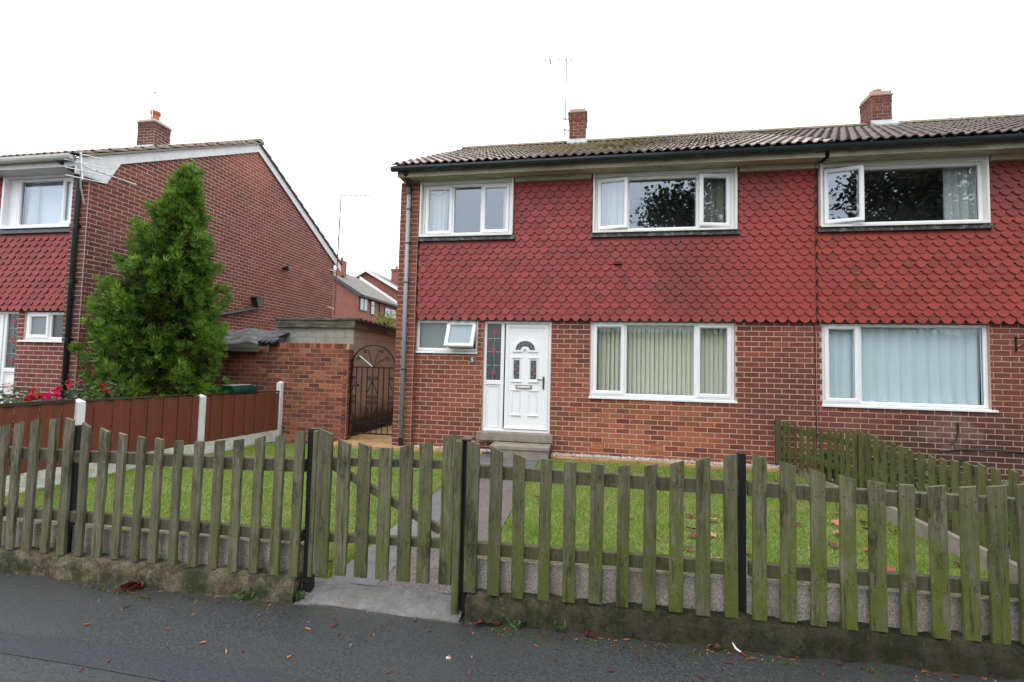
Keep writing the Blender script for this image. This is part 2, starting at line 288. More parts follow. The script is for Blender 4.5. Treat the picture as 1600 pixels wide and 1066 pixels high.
mk_leaf('rose red', [(0, (.42, .012, .02)), (1, (.60, .02, .05))], .2); mk_leaf('rose pink', [(0, (.60, .015, .10)), (1, (.72, .04, .16))], .2); mk_leaf('rose pale', [(0, (.70, .50, .50)), (1, (.8, .7, .68))], .2)
mk_leaf('shrub yellow', [(0, (.10, .13, .02)), (.6, (.22, .24, .04)), (1, (.34, .33, .07))])
mk_leaf('plant leaf', [(0, (.03, .07, .02)), (.6, (.07, .14, .04)), (1, (.14, .22, .09))]); mk_leaf('plant pale', [(0, (.12, .20, .10)), (1, (.32, .38, .26))])
mk_leaf('dark tree', [(0, (.012, .02, .008)), (.7, (.03, .04, .015)), (1, (.06, .05, .025))], .2)
b = NB('dead leaf'); oi = b.n('ShaderNodeObjectInfo'); b.bsdf(b.ramp(oi.outputs['Random'], [(0, (.07, .016, .012)), (.5, (.14, .032, .02)), (.8, (.26, .075, .03)), (1, (.40, .18, .085))]), .65)
mk_leaf('litter brown', [(0, (.05, .02, .012)), (.5, (.13, .05, .025)), (1, (.30, .15, .07))], .1)
b = NB('dark leaf'); b.bsdf((.085, .016, .014), .5)
b = NB('moss'); b.bsdf(b.mix(b.noise(40, 4), (.045, .075, .012), (.09, .12, .02)), .95, b.noise(90), .8)
plain('litter white', (.75, .74, .73), .6)
def mk_glass(name, base, tint, col=(.80, .89, 1.0)):
    b = NB(name); lw = b.n('ShaderNodeLayerWeight'); lw.inputs[0].default_value = .5
    f = b.math('ADD', b.math('MULTIPLY', b.math('POWER', lw.outputs['Facing'], 4.0), .75), base)
    t = b.n('ShaderNodeBsdfTransparent'); t.inputs[0].default_value = (*tint, 1)
    g = b.n('ShaderNodeBsdfGlossy'); g.inputs['Roughness'].default_value = .0; g.inputs[0].default_value = (*col, 1)
    bp = b.n('ShaderNodeBump'); bp.inputs['Strength'].default_value = .02; bp.inputs['Distance'].default_value = .02
    b.l(b.noise(2.5, 2), bp.inputs['Height']); b.l(bp.outputs[0], g.inputs['Normal'])
    m = b.n('ShaderNodeMixShader'); b.l(f, m.inputs[0]); b.l(t.outputs[0], m.inputs[1]); b.l(g.outputs[0], m.inputs[2]); b.l(m.outputs[0], b.o.inputs[0])
mk_glass('glass', .12, (.95, .97, .97)); mk_glass('glass lower', .04, (.96, .975, .97))
b = NB('obscure glass'); b.bsdf((.19, .225, .225), .22, b.noise(95, 3, .6), .5, .006, .7)
b = NB('obscure glass pale'); b.bsdf((.20, .27, .30), .35, b.noise(110, 3), .3, .004, .5)
b = NB('stained glass'); b.bsdf(b.mix(b.noise(18, 4), (.05, .06, .06), (.09, .105, .105)), .15, b.noise(130, 3), .4, .004, .7)
b = NB('far glass'); b.bsdf((.30, .36, .38), .1, spec=.9)
plain('far frame', (.04, .035, .035), .5); plain('far verge', (.05, .055, .07), .6); plain('far white', (.7, .7, .7), .6)
plain('far roof', (.17, .15, .135), .9, .3, 2)
def M(n): return MATS[n]

# ------------------------------------------------------------------ mesh helpers
class MB:
    def __init__(s): s.v = []; s.f = []; s.m = []
    def add(s, vs, fs, mi=0):
        o = len(s.v); s.v += [tuple(map(float, p)) for p in vs]; s.f += [tuple(i + o for i in f) for f in fs]; s.m += [mi] * len(fs); return s
    def box(s, x0, x1, y0, y1, z0, z1, mi=0, ch=0.0):
        if ch <= 0:
            v = [(x, y, z) for z in (z0, z1) for y in (y0, y1) for x in (x0, x1)]
            return s.add(v, [(0, 2, 3, 1), (4, 5, 7, 6), (0, 1, 5, 4), (2, 6, 7, 3), (0, 4, 6, 2), (1, 3, 7, 5)], mi)
        # box with all edges chamfered
        c = min(ch, (x1 - x0) * .45, (y1 - y0) * .45, (z1 - z0) * .45)
        vs = []; idx = {}
        for sxx, X in ((0, x0), (1, x1)):
            for syy, Y in ((0, y0), (1, y1)):
                for szz, Z in ((0, z0), (1, z1)):
                    dx = c if sxx == 0 else -c; dy = c if syy == 0 else -c; dz = c if szz == 0 else -c
                    for a, p in enumerate(((X, Y + dy, Z + dz), (X + dx, Y, Z + dz), (X + dx, Y + dy, Z))):
                        idx[(sxx, syy, szz, a)] = len(vs); vs.append(p)
        I = lambda a, b_, c_, k: idx[(a, b_, c_, k)]
        fs = [(I(0,0,0,0), I(0,0,1,0), I(0,1,1,0), I(0,1,0,0)), (I(1,0,0,0), I(1,1,0,0), I(1,1,1,0), I(1,0,1,0)),
              (I(0,0,0,1), I(1,0,0,1), I(1,0,1,1), I(0,0,1,1)), (I(0,1,0,1), I(0,1,1,1), I(1,1,1,1), I(1,1,0,1)),
              (I(0,0,0,2), I(0,1,0,2), I(1,1,0,2), I(1,0,0,2)), (I(0,0,1,2), I(1,0,1,2), I(1,1,1,2), I(0,1,1,2))]
        for sxx in (0, 1):
            for syy in (0, 1): fs.append((I(sxx,syy,0,0), I(sxx,syy,0,1), I(sxx,syy,1,1), I(sxx,syy,1,0)))
            for szz in (0, 1): fs.append((I(sxx,0,szz,0), I(sxx,0,szz,2), I(sxx,1,szz,2), I(sxx,1,szz,0)))
        for syy in (0, 1):
            for szz in (0, 1): fs.append((I(0,syy,szz,1), I(0,syy,szz,2), I(1,syy,szz,2), I(1,syy,szz,1)))
        for a in (0, 1):
            for b_ in (0, 1):
                for c_ in (0, 1): fs.append((I(a,b_,c_,0), I(a,b_,c_,1), I(a,b_,c_,2)))
        return s.add(vs, fs, mi)
    def tube(s, pts, r, n=8, mi=0, cap=True):
        pts = [Vector(p) for p in pts]; rs = r if isinstance(r, (list, tuple)) else [r] * len(pts)
        rings = []; up = None
        for i, p in enumerate(pts):
            t = (pts[min(i + 1, len(pts) - 1)] - pts[max(i - 1, 0)]).normalized()
            if up is None: up = Vector((0, 0, 1)) if abs(t.z) < .9 else Vector((1, 0, 0))
            a = t.cross(up).normalized(); b_ = a.cross(t).normalized(); up = b_
            rings.append([p + (a * math.cos(2 * math.pi * k / n) + b_ * math.sin(2 * math.pi * k / n)) * rs[i] for k in range(n)])
        vs = [v for rg in rings for v in rg]; fs = []
        for i in range(len(pts) - 1):
            for k in range(n): fs.append((i * n + k, i * n + (k + 1) % n, (i + 1) * n + (k + 1) % n, (i + 1) * n + k))
        if cap: fs += [tuple(range(n - 1, -1, -1)), tuple((len(pts) - 1) * n + k for k in range(n))]
        return s.add(vs, fs, mi)
    def lathe(s, c, prof, n=16, mi=0):
        vs = []; fs = []
        for (r, z) in prof:
            for k in range(n): a = 2 * math.pi * k / n; vs.append((c[0] + r * math.cos(a), c[1] + r * math.sin(a), c[2] + z))
        for i in range(len(prof) - 1):
            for k in range(n): fs.append((i * n + k, i * n + (k + 1) % n, (i + 1) * n + (k + 1) % n, (i + 1) * n + k))
        fs += [tuple(range(n - 1, -1, -1)), tuple((len(prof) - 1) * n + k for k in range(n))]
        return s.add(vs, fs, mi)
    def lathe_y(s, x, y, z, r, n=6):
        v = [(x, y - .0018, z)] + [(x + r * math.cos(6.2832 * k / n), y, z + r * math.sin(6.2832 * k / n)) for k in range(n)]; return s.add(v, [(0, 1 + k, 1 + (k + 1) % n) for k in range(n)])
    def ring(s, x0, x1, z0, z1, w, y0, y1, ch=.008, mi=0):
        prof = [(0, y1), (0, y0 + ch), (ch, y0), (w - ch * 1.5, y0), (w, y0 + ch * 1.5), (w, y1)]
        vs = []; n = len(prof)
        for o, y in prof: vs += [(x0 + o, y, z0 + o), (x1 - o, y, z0 + o), (x1 - o, y, z1 - o), (x0 + o, y, z1 - o)]
        fs = []
        for i in range(n):
            j = (i + 1) % n
            for k in range(4): fs.append((i * 4 + k, i * 4 + (k + 1) % 4, j * 4 + (k + 1) % 4, j * 4 + k))
        return s.add(vs, fs, mi)
    def prism(s, poly, axis, a0, a1, mi=0):
        # poly: list of 2D points; axis 'x': (y,z) points, 'y': (x,z), 'z': (x,y)
        def P(p, a): return {'x': (a, p[0], p[1]), 'y': (p[0], a, p[1]), 'z': (p[0], p[1], a)}[axis]
        n = len(poly); vs = [P(p, a0) for p in poly] + [P(p, a1) for p in poly]
        fs = [tuple(range(n - 1, -1, -1)), tuple(range(n, 2 * n))] + [(i, (i + 1) % n, n + (i + 1) % n, n + i) for i in range(n)]
        return s.add(vs, fs, mi)
    def mesh(s, name, mats, smooth=False):
        me = bpy.data.meshes.new(name); me.from_pydata(s.v, [], s.f)
        for m in (mats if isinstance(mats, (list, tuple)) else [mats]): me.materials.append(M(m) if isinstance(m, str) else m)
        if any(s.m): me.polygons.foreach_set('material_index', s.m)
        if smooth: me.polygons.foreach_set('use_smooth', [True] * len(s.f))
        me.update(); return me
    def obj(s, name, mats, parent=None, smooth=False, kind=None, label=None):
        return link(name, s.mesh(name, mats, smooth), parent, kind, label)
BASE = {}
def link(name, me, parent=None, kind=None, label=None, loc=None):
    o = bpy.data.objects.new(name, me); COL.objects.link(o)
    if parent is not None:
        o.parent = parent
        off = BASE.get(parent.name)      # things: shift so that child coordinates are world coordinates
        if off is not None: o.location = -off
    if loc is not None: o.location = Vector(loc) + (o.location if parent is not None and BASE.get(parent.name) is not None else Vector((0, 0, 0)))
    if kind: o['kind'] = kind
    if label: o['label'] = label
    return o
def thing(name, label, cat, loc, group=None):
    o = bpy.data.objects.new(name, None); COL.objects.link(o); o.location = loc; o.empty_display_size = .1
    BASE[o.name] = Vector(loc); o['label'] = label; o['category'] = cat
    if group: o['group'] = group
    return o
def solo(mb, name, mats, label, cat, group=None, smooth=False):
    v = np.array(mb.v); c = Vector(((v[:, 0].min() + v[:, 0].max()) / 2, (v[:, 1].min() + v[:, 1].max()) / 2, v[:, 2].min()))
    mb.v = [(p[0] - c.x, p[1] - c.y, p[2] - c.z) for p in mb.v]
    o = link(name, mb.mesh(name, mats, smooth)); o.location = c; o['label'] = label; o['category'] = cat
    if group: o['group'] = group
    return o
def struct(mb, name, mats, **k): return mb.obj(name, mats, kind='structure', **k)

# ---- many small pieces: the largest in view become parts, the rest one 'stuff' part
def template(mb): return np.array(mb.v), mb.f, mb.m
def emit(pieces, name, rest, mats, limit=300):
    """pieces: (parent, template list, index, Matrix 4x4). Objects share mesh data."""
    def score(p):
        c = p[3] @ Vector(p[4]); a = pxy(c)
        if a is None or not (-10 < a[0] < 1610 and -10 < a[1] < 1076): return -1
        nrm = (p[3].to_3x3() @ Vector(p[5])).normalized(); vd = (Vector(CAM) - c)
        f = nrm.dot(vd.normalized())
        return p[6] * max(f, .02) / vd.length_squared if f > 0 else -1
    sc = [(score(p), i) for i, p in enumerate(pieces)]; sc.sort(reverse=True)
    single = [i for q, i in sc[:limit] if q > 0]; ss = set(single)
    for i in single:
        p = pieces[i]
        o = bpy.data.objects.new(name, p[1][p[2]][1]); COL.objects.link(o); o.parent = p[0]; o.matrix_basis = p[3]
    by = {}
    for i, p in enumerate(pieces):
        if i not in ss: by.setdefault(p[0].name, (p[0], []))[1].append(p)
    for par, ps in by.values():
        vs = []; fs = []; ms = []; off = 0
        for p in ps:
            tv, tf, tm = p[1][p[2]][0]
            mm = np.array(p[3]); w = tv @ mm[:3, :3].T + mm[:3, 3]
            vs.append(w); fs += [tuple(k + off for k in f) for f in tf]; ms += tm; off += len(tv)
        me = bpy.data.meshes.new(rest); me.from_pydata(np.concatenate(vs).tolist(), [], fs)
        for m in mats: me.materials.append(M(m))
        if any(ms): me.polygons.foreach_set('material_index', ms)
        me.update(); o = link(rest, me, par, 'stuff'); o.location = (0, 0, 0)
def make_templates(fn, n, name, mats):
    out_ = []
    for k in range(n):
        mb = fn(k); out_.append((template(mb), mb.mesh(name, mats)))
    return out_

CO, BR, JT = .0835, .225, .0125
def brick_mb(k, L=.2125, h=CO - JT, ch=.003, d=.03):
    rr = random.Random(k * 13 + 5); j = lambda a: rr.uniform(-a, a)
    p = .0048 + j(.001); mb = MB()
    f = [(ch + j(.002), -p + j(.0015), ch + j(.0015)), (L - ch + j(.002), -p + j(.0015), ch + j(.0015)), (L - ch + j(.002), -p + j(.0015), h - ch + j(.0015)), (ch + j(.002), -p + j(.0015), h - ch + j(.0015))]
    e = [(j(.0015), -p + ch, j(.001)), (L + j(.0015), -p + ch, j(.001)), (L + j(.0015), -p + ch, h + j(.001)), (j(.0015), -p + ch, h + j(.001))]
    g = [(0, d, 0), (L, d, 0), (L, d, h), (0, d, h)]
    fs = [(0, 1, 2, 3)] + [(a, (a + 1) % 4, 4 + (a + 1) % 4, 4 + a) [::-1] for a in range(4)] + [(4 + a, 4 + (a + 1) % 4, 8 + (a + 1) % 4, 8 + a)[::-1] for a in range(4)]
    return mb.add(f + e + g, fs)
def lay(parts, T, parent, u0, u1, z0, z1, base, rz, holes=(), inside=None, phase=0.0, course0=0, minlen=.03):
    """stretcher-bond courses on a vertical plane; base = world point of u=0, z=0; rz turns local x to u."""
    n = int(round((z1 - z0) / CO)); Rm = Matrix.Rotation(rz, 4, 'Z')
    for i in range(n):
        za = z0 + i * CO; zc = za + CO / 2
        iv = [(u0, u1)]
        if inside: iv = inside(zc, u0, u1)
        for (a, b_, c, d) in holes:
            if c < zc < d:
                nv = []
                for (p, q) in iv:
                    if b_ <= p or a >= q: nv.append((p, q)); continue
                    if a > p: nv.append((p, a))
                    if b_ < q: nv.append((b_, q))
                iv = nv
        st = phase + (BR / 2 if (i + course0) % 2 else 0)
        for (p, q) in iv:
            k = math.floor((p - st) / BR); u = p
            while u < q - 1e-4:
                e = min(st + (k + 1) * BR, q)
                if q - e < minlen: e = q
                if e - u > minlen:
                    L = e - u - JT
                    if L > .02:
                        m = Matrix.Translation(base) @ Rm @ Matrix.Translation((u + JT / 2, random.uniform(-.0015, .0015), za + JT / 2)) @ Matrix.Diagonal((L / .2125, 1, 1, 1))
                        parts.append((parent, T, random.randrange(len(T)), m, (.1, 0, .035), (0, -1, 0), L))
                u = e; k += 1
def holed_wall(mb, u0, u1, z0, z1, holes, y, t, mi=0):
    us = sorted({u0, u1, *[c for h in holes for c in h[:2] if u0 < c < u1]}); zs = sorted({z0, z1, *[c for h in holes for c in h[2:] if z0 < c < z1]})
    solid = lambda i, j: 0 <= i < len(us) - 1 and 0 <= j < len(zs) - 1 and not any(h[0] < (us[i] + us[i + 1]) / 2 < h[1] and h[2] < (zs[j] + zs[j + 1]) / 2 < h[3] for h in holes)
    for i in range(len(us) - 1):
        for j in range(len(zs) - 1):
            if not solid(i, j): continue
            a, b_, c, d = us[i], us[i + 1], zs[j], zs[j + 1]
            mb.add([(a, y, c), (b_, y, c), (b_, y, d), (a, y, d)], [(0, 1, 2, 3)], mi); mb.add([(a, y + t, c), (b_, y + t, c), (b_, y + t, d), (a, y + t, d)], [(3, 2, 1, 0)], mi)
            for (di, dj, q) in ((-1, 0, (a, a, c, d)), (1, 0, (b_, b_, c, d)), (0, -1, (a, b_, c, c)), (0, 1, (a, b_, d, d))):
                if not solid(i + di, j + dj):
                    mb.add([(q[0], y, q[2]), (q[1], y, q[3]) if di else (q[1], y, q[2]), (q[1], y + t, q[3]) if di else (q[1], y + t, q[2]), (q[0], y + t, q[2])], [(0, 1, 2, 3)], mi)
    return mb

# ------------------------------------------------------------------ hung tiles and roof tiles
TW, TG = .164, .1085
def hung_mb(k):
    rr = random.Random(k + 77); j = lambda a: rr.uniform(-a, a); w = TW / 2 - .002; th = .015
    ov = .055; dp = .052; am = .85
    pts = [(-w, dp), (-w * am, dp * .99)]
    for a in np.linspace(-68, 68, 9)[1:-1]: pts.append((w * am * math.sin(R(a)) / math.sin(R(68)), dp - dp * (math.cos(R(a)) - math.cos(R(68))) / (1 - math.cos(R(68)))))
    pts += [(w * am, dp * .99), (w, dp)]
    pts = [(x, z + j(.0015)) for x, z in pts]
    H = TG + ov; mb = MB(); n = len(pts)
    yb, yt = -.030 + j(.003), -.004                # bottom leans out
    Y = lambda z: yb + (yt - yb) * z / H
    fr = [(x, Y(z), z) for x, z in pts] + [(w, Y(H), H), (-w, Y(H), H)]
    bk = [(x, Y(z) + th, z) for x, z in pts]
    mb.add(fr, [tuple(range(n + 2))])
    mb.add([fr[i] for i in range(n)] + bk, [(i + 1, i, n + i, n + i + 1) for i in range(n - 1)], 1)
    return mb
def hang_tiles(parts, T, parent, x0, x1, z0, z1, y, holes):
    n = int(round((z1 - z0) / TG))
    for i in range(n):
        za = z0 + i * TG; off = TW / 2 if i % 2 else 0
        k0 = math.floor((x0 - off) / TW); x = off + k0 * TW; zc = za + TG * .55
        while x < x1:
            seg = [(max(x, x0), min(x + TW, x1))]
            for h in holes:
                if h[2] - .02 < zc < h[3]:
                    ns = []
                    for (p, q) in seg:
                        if h[1] <= p or h[0] >= q: ns.append((p, q)); continue
                        if h[0] > p: ns.append((p, h[0]))
                        if h[1] < q: ns.append((h[1], q))
                    seg = ns
            for (p, q) in seg:
                if q - p < .035: continue
                m = Matrix.Translation(((p + q) / 2 + (random.uniform(-.001, .001) if q - p > TW - .001 else 0), y + random.uniform(-.002, .002), za + random.uniform(-.002, .002))) @ Matrix.Rotation(random.uniform(-.02, .02) if q - p > TW - .001 else 0, 4, 'Y') @ Matrix.Diagonal(((q - p) / TW, 1, 1, 1))
                parts.append((parent, T, random.randrange(len(T)), m, (0, 0, .06), (0, -1, 0), q - p))
            x += TW
RW, RG = .30, .345
def roof_mb(k):
    rr = random.Random(k + 31); mb = MB(); nu = 13; L = RG + .06; th = .018
    prof = []
    for i in range(nu):
        u = i / (nu - 1); ph = (u * 2) % 1.0
        b_ = math.sin(math.pi * min(max((ph - .30) / .70, 0), 1)) ** .9 if .30 < ph < 1 else 0
        prof.append((u * RW - RW / 2, .034 * b_))
    y0 = 0; dz = .023 + rr.uniform(-.003, .004)
    top0 = [(x, 0, z + dz + th) for x, z in prof]; top1 = [(x, L, z + .002) for x, z in prof]
    bot0 = [(x, 0, z + dz) for x, z in prof]
    mb.add(top0 + top1, [(i, i + 1, nu + i + 1, nu + i) for i in range(nu - 1)])
    mb.add(top0 + bot0, [(i + 1, i, nu + i, nu + i + 1) for i in range(nu - 1)])
    mb.add([top0[0], top1[0], bot0[0], (prof[0][0], L, -.01)], [(0, 1, 3, 2)]); mb.add([top0[-1], top1[-1], bot0[-1], (prof[-1][0], L, -.01)], [(0, 2, 3, 1)])
    return mb
def lay_roof(parts, T, parent, x0, ncol, y_e, z_e, th, nrow):
    Rm = Matrix.Rotation(th, 4, 'X')
    for i in range(nrow):
        for c in range(ncol):
            s_ = i * RG
            m = Matrix.Translation((x0 + (c + .5) * RW + random.uniform(-.003, .003), y_e + s_ * math.cos(th), z_e + s_ * math.sin(th))) @ Rm @ Matrix.Rotation(random.uniform(-.012, .012), 4, 'Z') @ Matrix.Translation((0, 0, random.uniform(-.003, .004)))
            parts.append((parent, T, random.randrange(len(T)), m, (0, .17, .03), (0, 0, 1), .3))

# ------------------------------------------------------------------ windows
def rotated(o, hinge, axis, ang):
    o.matrix_basis = Matrix.Translation(Vector(hinge)) @ Matrix.Rotation(ang, 4, axis) @ Matrix.Translation(-Vector(hinge))
def window(house, x0, x1, z0, z1, y, lights, sill=None, frame='upvc', fw=.05, glass='glass', room=True, depth=1.4, name='window', label=None):
    """lights: (xa, xb, kind, glassmat, (axis, angle)) kind 'sash' or 'fixed'; each is an opening between mullions"""
    mb = MB(); mb.ring(x0, x1, z0, z1, fw, y, y + .07)
    for i in range(len(lights) - 1):
        a = (lights[i][1] + lights[i + 1][0]) / 2
        mb.box(a - .024, a + .024, y + .002, y + .068, z0 + fw - .012, z1 - fw + .012, ch=.006)
    f = mb.obj(name, frame, house, label=label)
    off = f.location.copy(); f.location = off
    for (xa, xb, kind, gm, rot) in lights:
        za, zb = z0 + fw, z1 - fw
        if kind == 'sash':
            s_ = MB(); g = .022; s_.ring(xa - g, xb + g, za - g, zb + g, .065, y - .022, y + .045, .012)
            so = s_.obj('sash', frame, f); p0, p1, q0, q1 = xa - g + .06, xb + g - .06, za - g + .06, zb + g - .06; py = y + .012
            hz = ((xa - g) if rot and rot[2] == 'L' else (xb + g), y, zb)
        else:
            so = None; p0, p1, q0, q1, py = xa - .012, xb + .012, za - .006, zb + .006, y + .035
        gp = MB(); gp.box(p0, p1, py, py + .012, q0, q1); po = gp.obj('pane', gm or glass, f)
        gk = MB(); gk.ring(p0 - .004, p1 + .004, q0 - .004, q1 + .004, .011, py - .004, py + .002, .002); ko = gk.obj('gasket', 'black plastic', f)
        if so is not None:
            hb = MB(); hx = xb - .03 if not (rot and rot[2] == 'R') else xa + .03
            hb.box(hx - .012, hx + .012, y + .05, y + .075, (za + zb) / 2 - .05, (za + zb) / 2 + .05, ch=.004); ho = hb.obj('handle', 'white paint', f)
        if rot:
            hinge = {'T': ((xa + xb) / 2, y, zb + .02), 'L': (xa - .02, y, za), 'R': (xb + .02, y, za)}[rot[2]]
            for o in (so, po, ko, ho): rotated(o, hinge, rot[0], R(rot[1]))
    if sill:
        s_ = MB(); s_.prism([(y - .06, z0 - .045), (y - .06, z0 - .018), (y + .0, z0 - .002), (y + .06, z0 - .002), (y + .06, z0 - .045)], 'x', sill[0], sill[1]); s_.obj('sill', frame, f)
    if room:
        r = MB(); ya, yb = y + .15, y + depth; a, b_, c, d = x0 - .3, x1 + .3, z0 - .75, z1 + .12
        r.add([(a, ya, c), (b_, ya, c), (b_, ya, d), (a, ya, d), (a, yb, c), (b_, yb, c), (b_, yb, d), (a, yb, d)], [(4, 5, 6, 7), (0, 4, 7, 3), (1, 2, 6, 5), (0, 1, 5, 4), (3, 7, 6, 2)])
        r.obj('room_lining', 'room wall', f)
    return f
def drape(name, x0, x1, z0, z1, y, folds, mat, label, amp=.03, group=None, flare=0.0):
    nu = int(folds * 10) + 1; nz = 8; vs = []; fs = []; ph = random.uniform(0, 6)
    for i in range(nz + 1):
        t = i / nz
        for k in range(nu):
            u = k / (nu - 1); xx = x0 + (x1 - x0) * u
            a = amp * (.5 + .8 * t) * (math.sin(2 * math.pi * folds * u + ph + .5 * math.sin(3 * u + 1)) + .35 * math.sin(2 * math.pi * folds * 2.3 * u + ph * 2 + t))
            vs.append((xx + flare * t * math.sin(9 * u + ph), y + a, z1 + (z0 - z1) * t))
    for i in range(nz):
        for k in range(nu - 1): fs.append((i * nu + k, i * nu + k + 1, (i + 1) * nu + k + 1, (i + 1) * nu + k))
    mb = MB(); mb.add(vs, fs); return solo(mb, name, mat, label, 'curtain', group, True)

def door(house, x0, x1, z0, z1, y, mirror=False):
    """front door with a leaded side light; x0..x1 frame. mirror puts the side light on the right."""
    X = (lambda x: x0 + x1 - x) if mirror else (lambda x: x)
    def bx(mb, a, b_, *r, **k):
        a, b_ = X(a), X(b_); mb.box(min(a, b_), max(a, b_), *r, **k)
    def rg(mb, a, b_, *r):
        a, b_ = X(a), X(b_); mb.ring(min(a, b_), max(a, b_), *r)
    D = x0 - 1.41; o = lambda v: v + D
    H = z0 - .262; h = lambda v: v + H
    fr = MB(); rg(fr, x0, x1, z0, z1, .045, y, y + .07, .008)
    bx(fr, o(1.715), o(1.775), y + .001, y + .069, z0 + .04, z1 - .04, ch=.008)
    bx(fr, o(1.45), o(1.72), y + .004, y + .06, h(1.085), h(1.165), ch=.008)
    f = fr.obj('door_frame', 'upvc', house)
    pn = MB(); bx(pn, o(1.45), o(1.72), y + .03, y + .06, h(.30), h(1.09)); rg(pn, o(1.475), o(1.70), h(.33), h(1.07), .03, y + .018, y + .032, .008); pn.obj('side_panel', 'upvc', f)
    gl = MB(); bx(gl, o(1.45), o(1.72), y + .03, y + .042, h(1.16), z1 - .04); gl.obj('stained_pane', 'stained glass', f)
    ld = MB()
    for zz in (1.43, 1.67, 1.91): bx(ld, o(1.452), o(1.718), y + .025, y + .031, h(zz) - .004, h(zz) + .004)
    pts = [(X(o(1.585 + .012 * math.sin(zq * 14))), y + .027, h(zq)) for zq in np.linspace(1.17, 2.16, 24)]
    ld.tube(pts, .0035, 5)
    ld.obj('leading', 'came lead', f)
    for zz in (1.30, 1.69, 2.03):
        fl = MB(); cx = X(o(1.585))
        for k in range(7):
            a = 2 * math.pi * k / 7; px, pz = cx + .032 * math.cos(a), h(zz) + .036 * math.sin(a)
            fl.lathe((0, 0, 0), [(.001, 0)], 3) if False else None
            q = [(px + .017 * math.cos(t), pz + .017 * math.sin(t)) for t in np.linspace(0, 2 * math.pi, 7)[:-1]]
            fl.prism(q, 'y', y + .022, y + .0305)
        fl.obj('glass_flower', 'rose glass', f)
    lv = MB()
    for zz, sg in ((1.22, 1), (1.42, -1), (1.50, 1), (1.56, -1), (1.83, 1), (1.88, -1), (1.95, 1), (2.12, -1)):
        cx, cz = X(o(1.585)) + sg * .025, h(zz)
        lv.prism([(cx - .018, cz - .012), (cx + .004, cz - .010), (cx + .02, cz + .014), (cx - .006, cz + .010)], 'y', y + .0235, y + .0305)
    lv.obj('glass_leaves', 'leaf glass', f)
    # leaf
    d = MB(); bx(d, o(1.80), o(2.565), y + .012, y + .06, z0 + .05, z1 - .05, ch=.006); rg(d, o(1.80), o(2.565), z0 + .05, z1 - .05, .07, y + .0, y + .02, .006)
    bx(d, o(1.80), o(2.565), y - .015, y + .02, z0 + .055, z0 + .085, ch=.006)
    df = d.obj('door', 'upvc', house)
    def mould(a, b_, c, e, w=.022): 
        m = MB(); rg(m, a, b_, c, e, w, y - .004, y + .014, .008); return m
    pa = MB()
    for (a, b_) in ((1.925, 2.085), (2.225, 2.385)):
        for (c, e) in ((.565, 1.0), (1.155, 1.575)):
            m = mould(o(a), o(b_), h(c), h(e)); pa.add(m.v, m.f)
            bx(pa, o(a) - .012, o(b_) + .012, y - .010, y + .012, h(c) - .012, h(c) + .008, ch=.004); bx(pa, o(a) - .012, o(b_) + .012, y - .008, y + .012, h(e) - .006, h(e) + .012, ch=.004)
    cx = X(o(2.155))
    ot = [(cx + .215 * math.cos(t), h(1.70) + .20 * math.sin(t)) for t in np.linspace(0, math.pi, 25)]; inn = [(cx + .172 * math.cos(t), h(1.715) + .155 * math.sin(t)) for t in np.linspace(math.pi, 0, 25)]
    n = len(ot); vs = [(p[0], y - .006, p[1]) for p in ot + inn] + [(p[0], y + .012, p[1]) for p in ot + inn]
    pa.add(vs, [(i, i + 1, 2 * n - 2 - i, 2 * n - 1 - i) for i in range(n - 1)] + [(i + 1, i, 2 * n + i, 2 * n + i + 1) for i in range(2 * n - 1)])
    bx(pa, o(1.93), o(2.075), y - .008, y + .012, h(1.672), h(1.706), ch=.005); bx(pa, o(2.235), o(2.38), y - .008, y + .012, h(1.672), h(1.706), ch=.005)
    hb = [(cx + .085 * math.cos(t), h(1.69) + .085 * math.sin(t)) for t in np.linspace(0, math.pi, 17)]; hc = [(cx + .04 * math.cos(t), h(1.675) + .05 * math.sin(t)) for t in np.linspace(math.pi, 0, 17)]
    pa.prism(hb + hc, 'y', y - .008, y + .0115)
    pa.obj('door_moulding', 'upvc', df)
    fan = MB(); fan.prism([(cx + .174 * math.cos(t), h(1.712) + .158 * math.sin(t)) for t in np.linspace(0, math.pi, 21)], 'y', y + .004, y + .0115); fan.obj('fanlight', 'stained glass', df)
    fd = MB()
    for t in np.linspace(.25, math.pi - .25, 7):
        px, pz = cx + .125 * math.cos(t), h(1.712) + .118 * math.sin(t); fd.tube([(px + .016 * math.cos(a), y + .001, pz + .016 * math.sin(a)) for a in np.linspace(0, 6.28, 9)], .003, 4)
    for (a, b_) in ((1.957, 2.053), (2.257, 2.353)):
        m = MB(); bx(m, o(a), o(b_), y + .004, y + .0115, h(1.205), h(1.53)); m.obj('stained_pane', 'stained glass', df)
        for k in range(5):
            pz = h(1.24 + k * .063); px = X(o((a + b_) / 2)) + (.014 if k % 2 else -.014); fd.tube([(px + .018 * math.cos(q), y + .001, pz + .018 * math.sin(q)) for q in np.linspace(0, 6.28, 9)], .003, 4)
    fd.obj('leading', 'came lead', df)
    fr_ = MB()
    for (px, pz) in ((X(o(2.005)), h(1.36)), (X(o(2.305)), h(1.36)), (cx, h(1.83))):
        for k in range(6):
            a = k * 1.047; q = [(px + .013 * math.cos(a) + .008 * math.cos(t), pz + .018 * math.sin(a) + .008 * math.sin(t)) for t in np.linspace(0, 6.28, 6)[:-1]]; fr_.prism(q, 'y', y - .001, y + .0045)
    fr_.obj('glass_flower', 'rose glass', df)
    lb = MB(); bx(lb, o(2.0), o(2.285), y - .008, y + .012, h(1.025), h(1.095), ch=.004); bx(lb, o(2.025), o(2.26), y - .013, y - .007, h(1.042), h(1.078), mi=1, ch=.003); lb.obj('letterbox', ['letter metal', 'white paint'], df)
